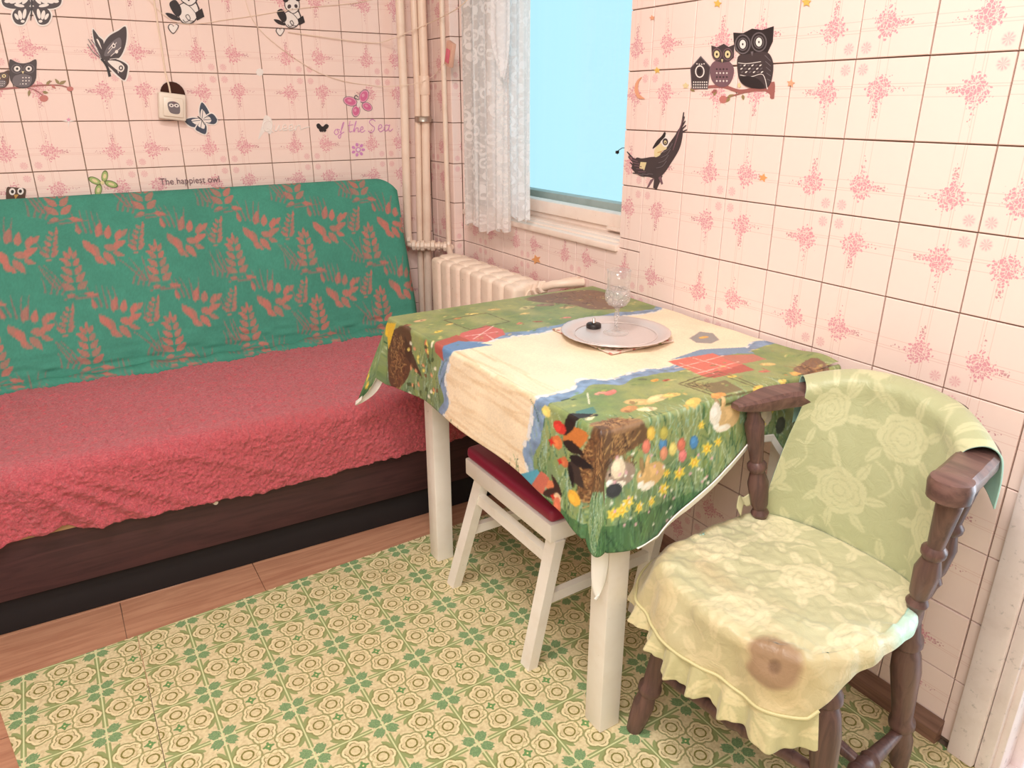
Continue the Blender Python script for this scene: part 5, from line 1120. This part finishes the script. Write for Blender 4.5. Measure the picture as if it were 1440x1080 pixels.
big = [('black', [(690, 165), (740, 168), (785, 145), (835, 152), (893, 133), (888, 210), (862, 265), (800, 285), (740, 285), (700, 255), (692, 210)]), ('dark', sm([(712, 290), (760, 275), (850, 262), (885, 300), (888, 370), (865, 440), (800, 448), (742, 430), (715, 385)], 5))]
for x, y in ((738, 224), (820, 213)): big += [('grey', ell(x, y, 40, 50)), ('black', ell(x, y, 35, 44)), ('grey', ell(x, y, 26, 33)), ('black', ell(x, y, 22, 28)), ('white', ell(x, y, 16, 23)), ('black', ell(x, y, 4, 6))]
big += [('grey', [(778, 262), (792, 260), (786, 285)]), ('white', curve([(715, 318), (760, 322), (830, 312)], 3)), ('white', curve([(725, 380), (780, 388), (840, 378), (862, 452)], 3)), ('black', sm([(722, 388), (800, 392), (850, 440), (800, 446), (745, 428)], 4))]
for r_ in range(3):
    for c in range(6): big.append(('white' if (r_ + c) % 2 else 'grey', leafp(722 + c * 20 + r_ * 4, 335 + r_ * 17, 15, 6, -35)))
for i in range(5): big.append(('grey', curve([(850 + 3 * i, 280 + 30 * i), (880, 310 + 25 * i)], 3)))
sticker('owl_sticker', 'two dark owls and a birdhouse on a branch sticker, right of the window', 'sticker', 'w', L_ + sm_owl + big, C4, step_=.00012)
# flying owl
L_ = [('dark', curve([(225 + i * 6, 830 + i * 9), (190 + i * 4, 812 + i * 16), (150 + i * 7, 768 + i * 27)], 17, 4)) for i in range(5)] + [('dark', curve([(400 - i * 9, 700 + i * 10), (425 - i * 6, 640 + i * 12), (437 + i * 4, 568 + i * 22)], 16, 4)) for i in range(5)]
L_ += [('dark', sm([(196, 800), (225, 802), (270, 795), (300, 790), (340, 760), (385, 700), (408, 660), (425, 640), (432, 660), (428, 705), (412, 760), (370, 830), (335, 880), (300, 905), (260, 895), (215, 890), (175, 850)], 5)), ('dark', [(290, 890), (330, 890), (300, 960), (283, 950)]), ('mid', [(290, 900), (262, 945), (248, 955), (270, 910)]), ('mid', [(310, 900), (325, 935), (332, 930), (322, 890)]),
      ('cream', sm([(290, 760), (310, 735), (335, 720), (350, 735), (350, 755), (325, 765), (318, 785), (292, 795)], 4)), ('white', sm([(318, 700), (340, 680), (362, 690), (366, 720), (350, 745), (330, 735)], 4)), ('black', sm([(280, 752), (300, 715), (325, 690), (342, 668), (345, 690), (325, 712), (305, 735)], 4)), ('dark', ell(345, 718, 14, 18)), ('cream', ell(345, 720, 7, 9)), ('black', ell(345, 722, 3, 5)), ('cream', [(220, 820), (250, 822), (238, 862), (214, 850)]), ('beak', curve([(306, 772), (325, 768)], 4))]
for i in range(6): L_.append(('mid', curve([(158 + i * 10, 790 + i * 16), (195 + i * 10, 805 + i * 13)], 4))); L_.append(('mid', curve([(436 - i * 3, 600 + i * 10), (405 - i * 4, 690 + i * 14)], 3)))
for i in range(4): L_.append(('grey', curve([(300 + i * 12, 850 - i * 26), (330 + i * 12, 842 - i * 30), (352 + i * 10, 815 - i * 30)], 3)))
for i in range(3): L_.append(('grey', curve([(200 + i * 28, 880), (235 + i * 24, 888 - i * 3)], 3)))
sticker('owl_sticker', 'flying black owl sticker with a raised wing close to the window edge', 'sticker', 'w', L_, C4, step_=.0002)
sticker('moon_sticker', 'orange crescent moon sticker beside the window', 'sticker', 'w', [('peach', sm([(225, 390), (200, 410), (188, 455), (205, 495), (240, 500), (215, 480), (205, 450), (210, 415)], 5))], C4)
for (x, y, r_, c, lab) in ((1009, 5, 6, 'yellow', 'small pale yellow star sticker above the birdhouse at the top of the window wall'), (1134, 3, 7, 'yellow', 'yellow star sticker at the top edge, up and right of the owls'), (924, 99, 5, 'yellow', 'tiny yellow star sticker just above the moon'), (1112, 117, 6, 'peach', 'peach star sticker right of the large owl'), (1073, 250, 6.5, 'orange', 'orange star sticker below the owl branch'), (754, 365, 7, 'orange', 'orange star sticker on the tiles under the window sill'), (917, 25, 4, 'peach', 'faint peach star sticker next to the top of the window')):
    sticker('star_sticker', lab, 'sticker', 'w', [(c, star(x, y, r_, 5, .5, rng.uniform(-110, -70)))], (0, 0, 1), 'star stickers on the window wall')
# owl on the switch
b = B()
def swp(x, y): q_ = tilt(np.array([(x - 873) / 3.6 / 460, -.0458, -(y - 551) / 3.6 / 460])); return q_
cols = []
for li, (c, poly) in enumerate([('grey', sm([(845, 530), (873, 520), (900, 530), (906, 560), (898, 582), (860, 582), (846, 560)], 4)), ('white', ell(862, 542, 12, 9)), ('white', ell(888, 540, 12, 9)), ('dark', ell(862, 542, 5, 4)), ('dark', ell(888, 540, 5, 4)), ('mid', [(862, 528), (890, 526), (876, 520)])]):
    if c not in cols: cols.append(c)
    P = [swp(x, y) for x, y in poly]; n = len(P); V = [p for p in P] + [p + [0, -.0003 * (li + 1), 0] for p in P]
    b.add(V, [list(range(n)), [n + i for i in range(n)][::-1]] + [[i, (i + 1) % n, n + (i + 1) % n, n + i] for i in range(n)], cols.index(c))
b.build('owl_print', [smat(c) for c in cols], swb, smooth=False)
# lettering
def text(name, label, body, x, y, hpx, wpx, c, wall='b', shear=.25, rot=0.0):
    cu = bpy.data.curves.new('lettering', 'FONT'); cu.body = body; cu.size = 1; cu.shear = shear; cu.extrude = .001; cu.offset = .0
    o = bpy.data.objects.new('lettering', cu); COL.objects.link(o); bpy.context.view_layer.update()
    me = bpy.data.meshes.new_from_object(o.evaluated_get(bpy.context.evaluated_depsgraph_get())); bpy.data.objects.remove(o); bpy.data.curves.remove(cu)
    co = np.array([v.co[:] for v in me.vertices]); lo, hi = co.min(0), co.max(0); A = on(x, y, 1, -.0014); Bx = on(x + wpx, y, 1, -.0014); H = on(x, y - hpx, 1, -.0014)
    W_ = Bx[0] - A[0]; Hh = H[2] - A[2]; ca, sa = math.cos(rot), math.sin(rot)
    for v, q_ in zip(me.vertices, co):
        a = (q_[0] - lo[0]) / (hi[0] - lo[0]) * W_; b2 = (q_[1] - lo[1]) / (hi[1] - lo[1]) * Hh; v.co = (A[0] + a * ca - b2 * sa, -.0010 if q_[2] < 0 else -.0022, A[2] + a * sa + b2 * ca)
    me.materials.append(smat(c).m); o = bpy.data.objects.new(name, me); COL.objects.link(o); return tag(o, label, 'sticker')
def script(label, strokes, c, wd):
    b = B()
    for p in strokes: b.tube([on(300 + x / 3.6, y / 3.6, 1, -.0012) for x, y in sm(p, 6, False)], wd * .00027, 8)
    tag(b.build('lettering_sticker', smat(c)), label, 'sticker')
script('white joined lettering reading Queen on the back wall', [[(290, 612), (262, 616), (252, 642), (266, 664), (290, 656), (298, 632), (286, 612), (270, 600)], [(270, 650), (284, 656), (304, 672)], [(310, 632), (308, 656), (320, 662), (334, 634), (334, 660), (346, 656)], [(348, 652), (368, 646), (366, 632), (353, 638), (354, 660), (376, 656)], [(380, 652), (400, 646), (398, 632), (385, 638), (386, 660), (408, 654)], [(416, 634), (414, 660), (424, 640), (438, 634), (442, 656), (460, 648), (488, 642)]], 'white', 6.5)
script('lilac joined lettering reading of the Sea on the back wall', [[(622, 654), (612, 668), (622, 682), (634, 670), (626, 654), (640, 658)], [(642, 672), (656, 640), (662, 620), (655, 625), (648, 655), (645, 690), (638, 700), (634, 688), (662, 668)], [(692, 612), (688, 645), (690, 668), (702, 664)], [(680, 636), (694, 634), (708, 631)], [(706, 668), (718, 635), (724, 612), (717, 630), (713, 668), (722, 650), (733, 648), (733, 667), (742, 664)], [(742, 660), (758, 652), (756, 642), (748, 644), (744, 660), (752, 670), (768, 660)],
    [(820, 614), (805, 604), (790, 616), (800, 632), (815, 644), (812, 662), (796, 671), (784, 662)], [(834, 654), (852, 645), (850, 632), (840, 634), (836, 654), (847, 667), (864, 655)], [(890, 636), (873, 633), (864, 650), (872, 664), (886, 652), (893, 630), (888, 656), (896, 664), (908, 652)]], 'lilac', 5)
text('lettering_sticker', 'worn mauve lettering reading The happiest owl just above the sofa back', 'The happiest owl', 226, 263, 12, 84, 'mid', shear=0)
